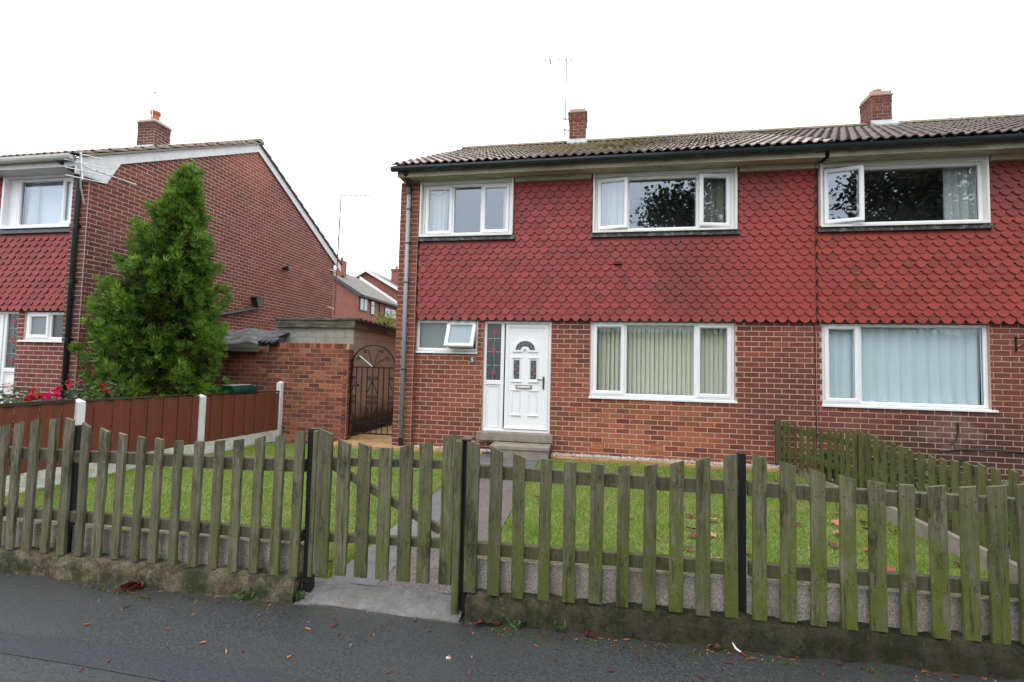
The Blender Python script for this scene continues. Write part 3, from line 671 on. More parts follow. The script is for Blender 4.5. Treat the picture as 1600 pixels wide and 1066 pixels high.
    hd = MB(); bx(hd, o(2.475), o(2.505), y - .012, y + .0, h(1.03), h(1.25), ch=.005); bx(hd, o(2.38), o(2.50), y - .05, y - .034, h(1.185), h(1.203), ch=.006); bx(hd, o(2.482), o(2.50), y - .05, y - .01, h(1.185), h(1.203)); hd.obj('handle', 'handle metal', df)
    return f

# shared piece templates
T_BR = make_templates(brick_mb, 5, 'brick', ['brick house']); T_BN = make_templates(brick_mb, 5, 'brick', ['brick neighbour'])
T_BC = make_templates(brick_mb, 4, 'brick', ['brick chimney']); T_BS = make_templates(brick_mb, 4, 'brick', ['brick sooty'])
T_BL = make_templates(brick_mb, 5, 'brick', ['brick left']); T_BG = make_templates(brick_mb, 6, 'brick', ['brick garden'])
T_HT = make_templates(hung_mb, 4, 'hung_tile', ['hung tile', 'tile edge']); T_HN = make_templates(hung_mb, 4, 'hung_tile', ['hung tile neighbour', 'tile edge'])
T_RF = make_templates(roof_mb, 4, 'roof_tile', ['roof tile']); T_RP = make_templates(roof_mb, 4, 'roof_tile', ['roof tile plain']); T_RL = make_templates(roof_mb, 3, 'roof_tile', ['left roof tile'])

# ================================================================== ground
SL = .0155
def pz(x): return -.15 + SL * (x - 2.4)              # pavement height
g = MB(); g.box(-400, 400, -400, 600, -1.6, -1.5); struct(g, 'ground', 'earth green')
g = MB(); g.add([(-40, -10.2, pz(-40)), (40, -10.2, pz(40)), (40, -4.9, pz(40)), (-40, -4.9, pz(-40)), (-40, -10.2, -1.5), (40, -10.2, -1.5), (40, -4.9, -1.5), (-40, -4.9, -1.5)], [(0, 1, 2, 3), (4, 5, 1, 0), (7, 3, 2, 6), (0, 3, 7, 4), (1, 5, 6, 2)]); struct(g, 'pavement', 'asphalt')
g = MB(); g.add([(-60, -17.5, pz(-60) - .12), (60, -17.5, pz(60) - .12), (60, -10.2, pz(60) - .12), (-60, -10.2, pz(-60) - .12)], [(0, 1, 2, 3)]); struct(g, 'road', 'road')
g = MB()
up = [(-.6, -5.72), (.0, -5.765), (.42, -5.74), (.98, -5.75), (1.59, -5.775), (2.1, -5.81), (2.8, -5.87)]; lo = [(2.6, -6.06), (1.9, -6.0), (1.2, -5.945), (.69, -5.925), (.14, -5.915), (-.6, -5.88)]
pts = up + lo; g.add([(x, y, pz(x) + .004) for x, y in pts], [tuple(range(len(pts) - 1, -1, -1))]); q = len(pts); g.add([(x, y, pz(x) + .004) for x, y in pts] + [(x, y, pz(x) - .01) for x, y in pts], [(i, (i + 1) % q, q + (i + 1) % q, q + i) for i in range(q)]); struct(g, 'pavement_patch', 'asphalt patch')
GZ = -.10
g = MB(); g.box(-34, 34, -4.97, 60, -1.5, GZ - .03); struct(g, 'garden_ground', 'soil')
g = MB(); g.box(-2.95, 6.44, -4.96, -.14, GZ - .06, GZ - .005); struct(g, 'lawn', 'turf')
# path and paving
g = MB(); g.box(1.50, 2.49, -1.9, -.1, GZ - .02, GZ + .012); g.box(1.50, 1.86, -4.96, -1.908, GZ - .02, GZ + .010); struct(g, 'path_slab', 'path slab')
g = MB(); g.box(1.868, 2.49, -4.96, -1.908, GZ - .02, GZ + .012); struct(g, 'garden_path', 'aggregate path')
g = MB()
xs = [-1.36, -.98, -.55, -.12, .24]
for i in range(4): g.box(xs[i] + .004, xs[i + 1] - .004, -.34 + .02 * (i % 2), .12, GZ - .04, GZ + .055 + .004 * (i % 2), ch=.006)
for i in range(8): g.box(-1.36, -.26, .13 + i * .6, .13 + (i + 1) * .6 - .008, GZ - .04, GZ + .05, ch=.005)
struct(g, 'side_paving', 'sandstone')
ed = thing('edging_strip', 'row of yellow sandstone edging along the foot of the front wall', 'edging', (3.5, -.26, GZ))
x = .25
for (a, b_) in ((.25, 1.5), (2.66, 6.2)):
    x = a
    while x < b_ - .05:
        w = min(random.uniform(.42, .56), b_ - x); m = MB(); m.box(x + .003, x + w - .003, -.29 + random.uniform(-.008, .008), -.19, GZ - .05, GZ + .045 + random.uniform(-.006, .006), ch=.006); m.obj('edging_stone', 'sandstone', ed); x += w
def pebbles(name, boxes, n, mat, size, zc):
    vs = []; fs = []; base = np.array([(1, 0, 0), (-1, 0, 0), (0, 1, 0), (0, -1, 0), (0, 0, 1), (0, 0, -1)], float); F = [(0, 2, 4), (2, 1, 4), (1, 3, 4), (3, 0, 4), (2, 0, 5), (1, 2, 5), (3, 1, 5), (0, 3, 5)]
    ar = [(b_[1] - b_[0]) for b_ in boxes]; o = 0
    for bx_, a in zip(boxes, ar):
        for _ in range(int(n * a / sum(ar))):
            r_ = rng.uniform(.5, 1.2, 3) * size; q = np.array(Matrix.Rotation(rng.uniform(0, 6), 3, Vector(rng.normal(size=3)).normalized()))
            p = (base * r_) @ q.T + [rng.uniform(bx_[0], bx_[1]), rng.uniform(bx_[2], bx_[3]), zc + rng.uniform(-.01, .014)]
            vs += p.tolist(); fs += [tuple(i + o for i in f) for f in F]; o += 6
    mb = MB(); mb.v = vs; mb.f = fs; mb.m = [0] * len(fs); return mb.obj(name, mat, kind='stuff')
pb = pebbles('stone_chips', [(.15, 1.66, -.19, -.01), (2.65, 6.25, -.19, -.01)], 3800, 'chips', .013, GZ + .045)
g = MB(); g.box(.15, 1.66, -.19, .02, GZ - .05, GZ + .035); g.box(2.65, 6.3, -.19, .02, GZ - .05, GZ + .035); struct(g, 'chip_bed', 'soil')

# ================================================================== number 5
TH = math.atan2(7.35 - 4.98, 4.4)
H5 = thing('brick_house', 'two storey brick house with red hung tiles, white front door and mossy roof', 'house', (3.3, 0, 0))
UT, UB = 4.775, 3.755
holes5 = [(.13, 1.293, 1.665, 2.235), (1.41, 2.615, .262, 2.235), (3.288, 5.622, .925, 2.235)]
up5 = [(.165, 1.897, UB, 4.9), (3.303, 5.622, UB, 4.9)]
w = MB(); holed_wall(w, -.2, 6.83, -.3, 4.80, holes5 + up5, .0, .16); wall5 = w.obj('wall', 'mortar', H5)
pr = MB(); pr.box(-.214, .1335, -.1085, -.002, -.3, 4.78); pier5 = pr.obj('corner_pier', 'mortar', H5)
bk = []
lay(bk, T_BR, wall5, .135, 6.832, 0, 27 * CO, (0, 0, 0), 0, holes=holes5 + [(1.345, 2.675, .12, .275), (3.335, 3.55, .05, .17), (4.28, 4.51, .05, .19)], phase=.135)
lay(bk, T_BR, wall5, .135, 6.832, -2 * CO, 0, (0, 0, 0), 0, phase=.135)
lay(bk, T_BR, pier5, -.22, .135, -2 * CO, 57 * CO, (0, -.11, 0), 0, phase=-.22, minlen=.03)
lay(bk, T_BR, pier5, 0, .104, -2 * CO, 57 * CO, (.135, -.104, 0), R(90), phase=0)
tb = MB(); holed_wall(tb, .14, 6.83, 2.25, 4.72, up5, -.045, .044); clad5 = tb.obj('tile_cladding', 'tile edge', H5)
tl = []; hang_tiles(tl, T_HT, clad5, .145, 6.832, 2.225, 4.72, -.05, [(a - .006, b_ + .006, UB - .08, d) for a, b_, c, d in up5])
# chimney
def chimney(parts, T, parent_house, x0, x1, y0, y1, z0, z1, mort, pot, corbel=.035, zf=7.18):
    c = MB(); c.box(x0 + .0015, x1 - .0015, y0 + .0015, y1 - .0015, z0, z1 - .05); ch_ = c.obj('chimney', mort, parent_house)
    n = int((z1 - .3 - z0) / CO); nz = n * CO
    for (u0, u1, base, rz) in ((0, x1 - x0, (x0, y0, z0), 0), (0, y1 - y0, (x1, y0, z0), R(90)), (0, y1 - y0, (x0, y1, z0), R(-90))):
        lay(parts, T, ch_, u0, u1, 0, nz, base, rz, phase=0)
        m = 2
        cb_ = corbel
        b2 = {0: (base[0] - cb_, base[1] - cb_, z0 + nz), R(90): (base[0] + cb_, base[1] - cb_, z0 + nz), R(-90): (base[0] - cb_, base[1] + cb_, z0 + nz)}[rz]
        lay(parts, T, ch_, 0, u1 + 2 * cb_, 0, 2 * CO, b2, rz, phase=.05)
    k = MB(); k.box(x0 - corbel + .006, x1 + corbel - .006, y0 - corbel + .006, y1 + corbel - .006, z0 + nz, z0 + nz + 2 * CO); k.obj('corbel', mort, ch_)
    t = z0 + nz + 2 * CO
    k = MB(); k.box(x0 - corbel - .02, x1 + corbel + .02, y0 - corbel - .02, y1 + corbel + .02, t, t + .045, ch=.01); k.obj('cap_slab', 'flaunching', ch_)
    xc, yc = (x0 + x1) / 2, (y0 + y1) / 2
    if pot == 'cowl':
        p = MB(); p.lathe((xc, yc, t + .045), [(.10, 0), (.085, .05), (.075, .11), (.09, .12), (.09, .15), (.03, .17)], 14); p.obj('chimney_cowl', 'flaunching', ch_, smooth=False)
    else:
        p = MB(); hh = pot; p.lathe((xc, yc, t + .045), [(.12, 0), (.11, .04), (.10, hh - .09), (.125, hh - .08), (.125, hh), (.095, hh), (.09, hh - .12)], 18); p.obj('chimney_pot', 'terracotta', ch_)
    f = MB(); f.prism([(y0 - .20, zf - .10), (y0 - .20, zf - .025), (y0 - .014, zf + .16), (y0 - .014, zf - .10)], 'x', x0 - .04, x1 + .04); f.obj('flashing', 'lead flashing', ch_)
    return ch_
ck = []; chimney(ck, T_BC, H5, 2.665, 3.09, 3.72, 4.2, 7.02, 8.2, 'mortar neighbour', 'cowl', .022)
emit(ck, 'brick', 'brick_courses', ['brick chimney'], 50); emit(bk, 'brick', 'brick_courses', ['brick house'], 250)
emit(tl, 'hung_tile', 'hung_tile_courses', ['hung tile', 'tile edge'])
# side and back walls (gable)
g = MB(); g.prism([(0.01, -.3), (8.0, -.3), (8.0, 4.95), (4, 7.2), (.01, 4.95)], 'x', -.215, -.06); gs = g.obj('gable_wall', 'brick far', H5)
g = MB(); g.box(-.05, 6.83, 7.85, 8.0, -.3, 4.9); g.obj('rear_wall', 'brick far', H5)
# roof
def roof(house, x0, x1, T, ncol, mats, under='mossy timber', ridge='ridge tile', y_e=-.42, z_e=4.955, th=TH, yr=4.0):
    zr = z_e + (yr - y_e) * math.tan(th)
    r = MB(); r.add([(x0, y_e, z_e), (x1, y_e, z_e), (x1, yr, zr), (x0, yr, zr), (x0, 2 * yr - y_e, z_e), (x1, 2 * yr - y_e, z_e)], [(0, 1, 2, 3), (3, 2, 5, 4)])
    r.add([(x0, y_e, z_e - .03), (x1, y_e, z_e - .03), (x1, yr, zr - .03), (x0, yr, zr - .03), (x0, 2 * yr - y_e, z_e - .03), (x1, 2 * yr - y_e, z_e - .03)], [(3, 2, 1, 0), (4, 5, 2, 3)])
    ro = r.obj('roof', under, house)
    parts = []; nrow = int((yr - y_e) / math.cos(th) / RG)
    lay_roof(parts, T, ro, x0, ncol, y_e, z_e, th, nrow); emit(parts, 'roof_tile', 'roof_tile_field', mats)
    n = int((x1 - x0) / .45)
    for i in range(n):
        a = x0 + (x1 - x0) * i / n; b_ = x0 + (x1 - x0) * (i + 1) / n - .006; m = MB()
        arc = [(yr + .135 * math.cos(t), zr + .005 + .10 * math.sin(t)) for t in np.linspace(math.pi, 0, 9)]; m.prism(arc, 'x', a, b_ ); m.obj('ridge_tile', ridge, ro)
    return ro
roof(H5, -.27, 6.86, T_RF, 24, ['roof tile'])
# eaves
def eaves(house, x0, x1, mat='soffit', gut='gutter plastic', y_w=-.0, end='L', brk=True):
    s_ = MB(); s_.box(x0 + .08, x1, y_w - .335, y_w - .012, 4.785, 4.803); s_.box(x0 + .06, x1, y_w - .355, y_w - .336, 4.775, 4.95); so = s_.obj('soffit', mat, house)
    gm = MB(); n = 9; pr_ = [(y_w - .425 + .062 * math.cos(t), 4.925 + .075 * math.sin(t)) for t in np.linspace(math.pi, 2 * math.pi, n)]
    inn = [(y_w - .425 + .055 * math.cos(t), 4.925 + .067 * math.sin(t)) for t in np.linspace(2 * math.pi, math.pi, n)]
    poly = pr_ + inn
    vs = [(x0 - .02, *p) for p in poly] + [(x1, *p) for p in poly]; k = len(poly); gm.add(vs, [(i, (i + 1) % k, k + (i + 1) % k, k + i) for i in range(k)])
    gm.prism(pr_, 'x', x0 - .024, x0 - .018)
    go = gm.obj('gutter', gut, house, smooth=False)
    if brk:
        xx = x0 + .55
        while xx < x1:
            b_ = MB(); q = [(y_w - .425 + .067 * math.cos(t), 4.925 + .080 * math.sin(t)) for t in np.linspace(math.pi, 2 * math.pi, n)]; b_.prism(q + [(y_w - .36, 4.94), (y_w - .492, 4.94)][::1], 'x', xx, xx + .03); b_.obj('gutter_bracket', gut, go); xx += .95
    return so
eaves(H5, -.25, 6.83)
for a, b_ in ((1.93, 3.27), (5.66, 6.83)): fz = MB(); fz.box(a, b_, -.135, -.012, 4.70, 4.783); fz.obj('frieze_board', 'soffit', H5)
# downpipe
dp = MB(); dp.tube([(-.03, -.165, .05), (-.033, -.165, 4.60)], .037, 12); dpo = dp.obj('downpipe', 'grey pipe', H5, smooth=True)
sh = MB(); sh.tube([(-.03, -.165, -.08), (-.03, -.165, .10)], .044, 12); sh.obj('pipe_shoe', 'black plastic', dpo)
hp = MB(); hp.tube([(-.033, -.165, 4.52), (-.033, -.165, 4.66), (-.033, -.22, 4.75), (-.033, -.40, 4.86)], [.042, .045, .045, .045], 12); hp.obj('pipe_bend', 'black plastic', dpo)
for zz in (1.32, 2.9, 3.62, 4.25):
    c = MB(); c.tube([(-.031, -.165, zz - .012), (-.031, -.165, zz + .012)], .042, 12); c.box(-.075, .012, -.13, -.112, zz - .012, zz + .012); c.obj('pipe_clip', 'black plastic', dpo)
# windows of number 5
window(H5, .132, 1.292, 1.672, 2.232, .03, [(.20, .695, 'fixed', 'obscure glass', None), (.745, 1.235, 'sash', 'obscure glass pale', ('X', -26, 'T'))], sill=(.10, 1.298), room=True)
door(H5, 1.412, 2.613, .265, 2.222, .03)
lw = window(H5, 3.29, 5.62, .955, 2.222, .03, [(3.36, 3.845, 'sash', 'glass lower', None), (3.905, 4.985, 'fixed', 'glass lower', None), (5.045, 5.55, 'sash', 'glass lower', None)], sill=(3.272, 5.648), room=True)
def bay_box(house, win, x0, x1, mat='upvc aged', yf=-.125, apron='lead'):
    m = MB(); m.box(x0 - .005, x0 + .028, yf, .01, UB - .01, 4.782, ch=.004); m.box(x1 - .028, x1 + .005, yf, .01, UB - .01, 4.782, ch=.004); m.box(x0 - .005, x1 + .005, yf - .002, .01, UB - .012, UB + .024, ch=.004); m.box(x0 + .029, x1 - .029, yf + .03, .01, 4.725, 4.781)
    m.obj('window_surround', mat, house)
    a = MB(); a.prism([(-.095, UB - .012), (-.05, UB - .012), (-.05, UB - .085), (-.112, UB - .085)], 'x', x0 - .03, x1 + .05); a.obj('lead_apron', apron, house)
window(H5, .194, 1.868, UB + .025, 4.724, -.045, [(.275, .745, 'sash', None, None), (.80, 1.29, 'fixed', None, None), (1.345, 1.80, 'sash', None, None)], glass='glass'); bay_box(H5, None, .165, 1.897)
window(H5, 3.332, 5.593, UB + .025, 4.724, -.045, [(3.40, 3.865, 'sash', None, ('Z', -9, 'L')), (3.915, 5.00, 'fixed', None, None), (5.055, 5.52, 'sash', None, ('Z', 9, 'R'))]); bay_box(H5, None, 3.303, 5.622)
# air bricks, sill slab
for (a, b_, c, d) in ((3.345, 3.545, .055, .168), (4.29, 4.505, .055, .188)):
    m = MB(); m.ring(a, b_, c, d, .016, -.010, .02, .003)
    for k in range(1, 9): xx = a + (b_ - a) * k / 9; m.box(xx - .005, xx + .005, -.006, .015, c + .012, d - .012)
    for k in range(1, 5): zz = c + (d - c) * k / 5; m.box(a + .012, b_ - .012, -.0055, .014, zz - .005, zz + .005)
    m.box(a + .01, b_ - .01, .016, .03, c + .01, d - .01, mi=1); m.obj('air_brick', ['terracotta', 'black painted'], H5)
m = MB(); m.box(1.345, 2.675, -.13, .06, .125, .268, ch=.008); m.obj('threshold_slab', 'concrete', H5)
m = MB(); m.box(3.67, 3.79, -.105, -.06, 3.20, 3.245); m.add([(3.66, -.112, 3.20), (3.80, -.112, 3.20), (3.73, -.112, 3.255)], [(0, 1, 2)]); m.obj('tile_vent', 'tile edge', H5)
m = MB(); m.box(1.693, 2.635, -.50, -.135, GZ - .04, .055); m.box(1.675, 2.655, -.52, -.135, .057, .118, ch=.008); solo(m, 'door_step', 'concrete', 'low grey concrete step below the white front door', 'step')
# number plaque
t = thing('house_number_plaque', 'small grey slate square with a white number 5 beside the door', 'house number', (1.21, -.01, 1.52))
m = MB(); m.box(1.165, 1.257, -.022, -.009, 1.462, 1.580, ch=.003); m.obj('plaque', 'slate', t)
cv = bpy.data.curves.new('digit', 'FONT'); cv.body = '5'; cv.size = .105; cv.extrude = .002; cv.align_x = 'CENTER'; cv.align_y = 'CENTER'; cv.offset = .002
to = bpy.data.objects.new('digit_tmp', cv); COL.objects.link(to); bpy.context.view_layer.update()
me = bpy.data.meshes.new_from_object(to.evaluated_get(bpy.context.evaluated_depsgraph_get())); bpy.data.objects.remove(to)
me.materials.clear(); me.materials.append(M('digit white')); me.transform(Matrix.Translation((1.211, -.0245, 1.521)) @ Matrix.Rotation(R(90), 4, 'X')); link('digit', me, t)

# ================================================================== adjoining house on the right
HR = thing('brick_house', 'adjoining brick house at right with redder hung tiles and net curtained window', 'house', (9.6, 0, 0))
XR1 = 13.9
holesR = [(6.915, 9.207, .915, 2.235)]; upR = [(6.87, 9.178, UB, 4.9)]
w = MB(); holed_wall(w, 6.832, XR1, -.3, 4.80, holesR + upR, .0, .16); wallR = w.obj('wall', 'mortar neighbour', HR)
bk = []; lay(bk, T_BN, wallR, 6.832, XR1, -2 * CO, 27 * CO, (0, 0, 0), 0, holes=holesR, phase=.135, course0=0)
tb = MB(); holed_wall(tb, 6.832, XR1, 2.25, 4.72, upR, -.045, .044); cladR = tb.obj('tile_cladding', 'tile edge', HR)
tl = []; hang_tiles(tl, T_HN, cladR, 6.832, XR1, 2.225, 4.72, -.05, [(a - .006, b_ + .006, UB - .08, d) for a, b_, c, d in upR])
ck = []; chimney(ck, T_BC, HR, 9.70, 10.12, 3.68, 4.16, 7.0, 8.10, 'mortar neighbour', .20, .004)
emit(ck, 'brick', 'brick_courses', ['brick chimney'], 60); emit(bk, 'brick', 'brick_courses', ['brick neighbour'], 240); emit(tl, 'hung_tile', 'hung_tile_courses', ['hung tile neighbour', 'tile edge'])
roof(HR, 6.862, XR1 + .16, T_RP, 24, ['roof tile plain']); eaves(HR, 6.835, XR1)
fz = MB(); fz.box(9.21, XR1, -.135, -.012, 4.70, 4.783); fz.obj('frieze_board', 'soffit', HR)
g = MB(); g.prism([(0.17, -.3), (8.0, -.3), (8.0, 4.95), (4, 7.2), (.17, 4.95)], 'x', XR1 - .16, XR1); g.obj('gable_wall', 'brick far', HR)
window(HR, 6.917, 9.205, .955, 2.222, .03, [(6.985, 7.44, 'sash', 'glass lower', None), (7.50, 9.145, 'fixed', 'glass lower', None)], sill=(6.90, 9.28))
window(HR, 6.90, 9.15, UB + .025, 4.724, -.045, [(6.965, 7.45, 'sash', None, ('Z', -15, 'L')), (7.50, 9.08, 'fixed', None, None)]); bay_box(HR, None, 6.87, 9.178, apron='lead')
# loose cable, bracket
m = MB(); m.tube([(6.80, -.30, 4.80), (6.79, -.16, 4.77), (6.785, -.115, 4.68), (6.785, -.11, 3.4), (6.79, -.11, 2.26), (6.81, -.015, 2.2), (6.82, -.012, .2), (6.83, -.012, -.05)], .006, 6); solo(m, 'cable', 'black plastic', 'thin black cable running straight down the party line between the two houses', 'cable')
m = MB(); m.tube([(8.755, -.012, .735), (8.76, -.014, .60), (8.73, -.014, .48), (8.66, -.014, .40)], .011, 6); m.tube([(8.5, -.015, .30), (8.8, -.015, .345), (9.2, -.015, .36), (9.8, -.015, .33), (10.4, -.015, .30)], .013, 6); solo(m, 'cable', 'black plastic', 'dark cable sagging along the damp low bricks of the right house', 'cable')
m = MB(); m.box(9.53, 9.55, -.02, -.005, 1.83, 2.05); m.tube([(9.54, -.02, 2.02), (9.62, -.25, 2.03), (9.66, -.4, 2.0)], .009, 6); m.tube([(9.54, -.02, 1.86), (9.60, -.2, 1.99)], .007, 6); solo(m, 'hanging_bracket', 'iron', 'black iron bracket on the brickwork right of the net curtained window', 'bracket')
m = MB(); m.tube([(.72, -.47, 4.93), (.55, -.50, 4.83), (.36, -.48, 4.70), (.22, -.2, 4.66)], .004, 5); solo(m, 'wire', 'black plastic', 'thin loose wire hanging from the gutter above the left bedroom window', 'wire')

# curtains and blind behind the glass
bl = thing('vertical_blind', 'pale vertical blind drawn across the ground floor front window', 'blind', (4.45, .2, .95))
x = 3.34; m = MB(); m.box(3.3, 5.61, .17, .23, 2.14, 2.18); m.obj('head_rail', 'white paint', bl)
ang0 = -30
while x < 5.58:
    a = R(ang0 + random.uniform(-7, 7)); wv = .081 / 2; s_ = MB(); x_c = x + .03
    vs = []
    for zz in (.985, 2.14):
        for k in range(5):
            u = (k / 4 - .5) * 2; bow = .008 * (1 - u * u); vs.append((x_c + u * wv * math.cos(a) + bow * math.sin(a), .20 + u * wv * math.sin(a) - bow * math.cos(a), zz))
    s_.add(vs, [(k, k + 1, 6 + k, 5 + k) for k in range(4)]); s_.obj('blind_slat', 'blind slat', bl); x += .074
drape('curtain', .24, .62, UB + .03, 4.70, .10, 4, 'light curtain', 'pale curtain gathered at the left side of the left bedroom window')
drape('curtain', 1.68, 1.85, UB + .03, 4.70, .10, 2, 'light curtain', 'narrow pale curtain at the right edge of the left bedroom window')
drape('curtain', 3.42, 3.92, UB + .03, 4.70, .12, 4.5, 'light curtain', 'pale curtain behind the left casement of the wide middle bedroom window')
drape('curtain', 5.0, 5.62, UB + .03, 4.72, .12, 4, 'drape', 'beige drape filling the right casement of the wide middle bedroom window', amp=.035)
drape('curtain', 8.72, 9.15, UB + .03, 4.72, .12, 4, 'light curtain', 'grey white curtain at the right side of the right house bedroom window')
drape('curtain', 6.93, 9.19, .97, 2.20, .135, 13, 'net curtain', 'full width bluish net curtain in the right house ground floor window', amp=.022, flare=.02)

# ================================================================== left house
XL, YL = -5.70, -1.15
LZ = .0
HL = thing('brick_house', 'brick house at far left showing its tall gable wall with white bargeboards', 'house', (-7.5, 0, 0))
holesL = [(-7.06, -6.045, 1.70, 2.235), (-8.42, -7.215, .262, 2.235)]; upL = [(-7.64, -6.06, UB + .03, 4.9), ]
YR = 2.82; YB = 2 * YR - YL
w = MB(); holed_wall(w, -12, XL, -.4, 4.80, holesL + upL, YL, .16); wallL = w.obj('wall', 'mortar left', HL)
pr = MB(); pr.box(-6.044, XL - .0015, YL - .1085, YL - .002, -.4, 4.78); pierL = pr.obj('corner_pier', 'mortar left', HL)
def zroof(y, e=0): return 4.93 + (y - (YL - .42)) * math.tan(TH) if y <= YR else 4.93 + (2 * YR - y - (YL - .42)) * math.tan(TH)
gb = MB(); gb.prism([(YL + .17, -.4), (YB, -.4), (YB, zroof(YB) - .06), (YR, zroof(YR) - .06), (YL + .17, zroof(YL + .17) - .06)], 'x', XL - .25, XL - .001); gabL = gb.obj('gable_wall', 'mortar left', HL)
bk = []
lay(bk, T_BL, wallL, -9.2, -6.045, -2 * CO, 27 * CO, (0, YL, 0), 0, holes=holesL, phase=.05)
lay(bk, T_BL, pierL, -6.05, XL, -2 * CO, 57 * CO, (0, YL - .11, 0), 0, phase=-6.05)
def gab_in(zc, u0, u1):
    zt = zc + .06
    if zt + CO / 2 > zroof(YR): return []
    lo_ = YL - .104; hi = YB
    yy = (zt + .05 - 4.93) / math.tan(TH) + (YL - .42)
    if yy > lo_: lo_ = yy; hi = min(hi, 2 * YR - yy)
    return [(lo_, hi)] if hi - lo_ > .1 else []
lay(bk, T_BL, gabL, YL - .104, YB, -2 * CO, 88 * CO, (XL, 0, 0), R(90), inside=gab_in, phase=YL - .104 + .05, course0=1)
ck = []; chL = chimney(ck, T_BS, HL, -9.36, -8.80, 2.62, 3.12, 6.9, 8.14, 'mortar left', .40, .004, zf=4.93 + (2.62 - YL + .42) * math.tan(TH))
emit(ck, 'brick', 'brick_courses', ['brick sooty'], 50); emit(bk, 'brick', 'brick_courses', ['brick left'], 250)
tb = MB(); holed_wall(tb, -12, -6.05, 2.25, 4.72, upL, YL - .045, .044); cladL = tb.obj('tile_cladding', 'tile edge', HL)
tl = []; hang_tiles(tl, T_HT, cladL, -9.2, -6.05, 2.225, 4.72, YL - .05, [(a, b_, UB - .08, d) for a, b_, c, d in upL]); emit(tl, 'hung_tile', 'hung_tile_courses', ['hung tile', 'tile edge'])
# roof of left house: right end overhangs the gable a little
rp = []; nc = 20
r_ = MB(); ye = YL - .42; ze = 4.93; zr = ze + (YR - ye) * math.tan(TH); x0, x1 = XL + .10 - nc * RW, XL + .10
r_.add([(x0, ye, ze), (x1, ye, ze), (x1, YR, zr), (x0, YR, zr), (x0, 2 * YR - ye, ze), (x1, 2 * YR - ye, ze)], [(0, 1, 2, 3), (3, 2, 5, 4)])
r_.add([(x0, ye, ze - .03), (x1, ye, ze - .03), (x1, YR, zr - .03), (x0, YR, zr - .03), (x0, 2 * YR - ye, ze - .03), (x1, 2 * YR - ye, ze - .03)], [(3, 2, 1, 0), (4, 5, 2, 3)])
roL = r_.obj('roof', 'mossy timber', HL)
nrow = int((YR - ye) / math.cos(TH) / RG)
lay_roof(rp, T_RL, roL, x0, nc, ye, ze, TH, nrow)
for i in range(nrow):
    for c in range(2):
        s_ = i * RG; m = Matrix.Translation((x1 - (c + .5) * RW, 2 * YR - ye - s_ * math.cos(TH), ze + s_ * math.sin(TH))) @ Matrix.Rotation(math.pi, 4, 'Z') @ Matrix.Rotation(TH, 4, 'X')
        rp.append((roL, T_RL, i % 3, m, (0, .17, .03), (0, 0, 1), .3))
emit(rp, 'roof_tile', 'roof_tile_field', ['left roof tile'])
for i in range(13):
    a = x1 - (i + 1) * .46; m = MB(); arc = [(YR + .135 * math.cos(t_), zr + .005 + .10 * math.sin(t_)) for t_ in np.linspace(math.pi, 0, 9)]; m.prism(arc, 'x', a, a + .453 + (.02 if i == 0 else 0)); m.obj('ridge_tile', 'ridge tile', roL)
# bargeboards
tn = math.tan(TH); bd = .21
for sgn, nm in ((1, 'front'), (-1, 'back')):
    Y = (lambda y: y) if sgn == 1 else (lambda y: 2 * YR - y)
    zz = lambda y: ze - .035 + (y - ye) * tn
    y0 = ye + .05
    poly = [(Y(y0), zz(y0) - .02), (Y(y0), zz(y0) - .30), (Y(y0 + .52), zz(y0) - .30 + .02), (Y(y0 + .75), zz(y0 + .75) - bd), (Y(YR), zz(YR) - bd), (Y(YR), zz(YR))] if sgn == 1 else [(Y(y0), zz(y0)), (Y(y0), zz(y0) - bd * 1.25), (Y(YR), zz(YR) - bd), (Y(YR), zz(YR))]
    m = MB(); m.prism(poly if sgn == 1 else poly[::-1], 'x', XL + .02, XL + .055); m.obj('bargeboard', 'white paint', HL)
    m = MB(); m.prism([(Y(y0), zz(y0) - .005), (Y(YR), zz(YR) - .005), (Y(YR), zz(YR) + .032), (Y(y0), zz(y0) + .032)], 'x', XL + .03, XL + .105); m.obj('verge_mortar', 'flaunching' if sgn == 1 else 'far verge', HL)
s_ = MB(); s_.box(-12, XL + .02, YL - .335, YL - .012, 4.765, 4.785); s_.box(-12, XL + .018, YL - .36, YL - .336, 4.76, 4.91); s_.obj('soffit', 'soffit white', HL)
gm = MB(); poly = [(YL - .43 + .065 * math.cos(t_), 4.93 + .085 * math.sin(t_)) for t_ in np.linspace(math.pi, 2 * math.pi, 9)]; gm.prism(poly, 'x', -12, XL + .03); gm.obj('gutter', 'soffit white', HL)
dp = MB(); dp.tube([(-5.86, YL - .16, -.1), (-5.86, YL - .16, 4.60), (-5.87, YL - .20, 4.72), (-5.98, YL - .36, 4.83), (-6.02, YL - .42, 4.88)], .038, 12); dL = dp.obj('downpipe', 'dark pipe', HL, smooth=True)
for zz in (1.72, 2.75, 3.75):
    c = MB(); c.tube([(-5.86, YL - .16, zz - .025), (-5.86, YL - .16, zz + .025)], .046, 12); c.box(-5.93, -5.78, YL - .125, YL - .112, zz - .012, zz + .012); c.obj('pipe_clip', 'black plastic', dL)
window(HL, -7.06, -6.05, 1.705, 2.215, YL + .02, [(-6.98, -6.545, 'sash', 'obscure glass', None), (-6.475, -6.11, 'fixed', 'stained glass', None)], sill=(-7.14, -6.045))
window(HL, -7.40, -6.09, UB + .055, 4.724, YL - .03, [(-7.32, -6.40, 'fixed', None, None), (-6.34, -6.15, 'sash', None, None)])
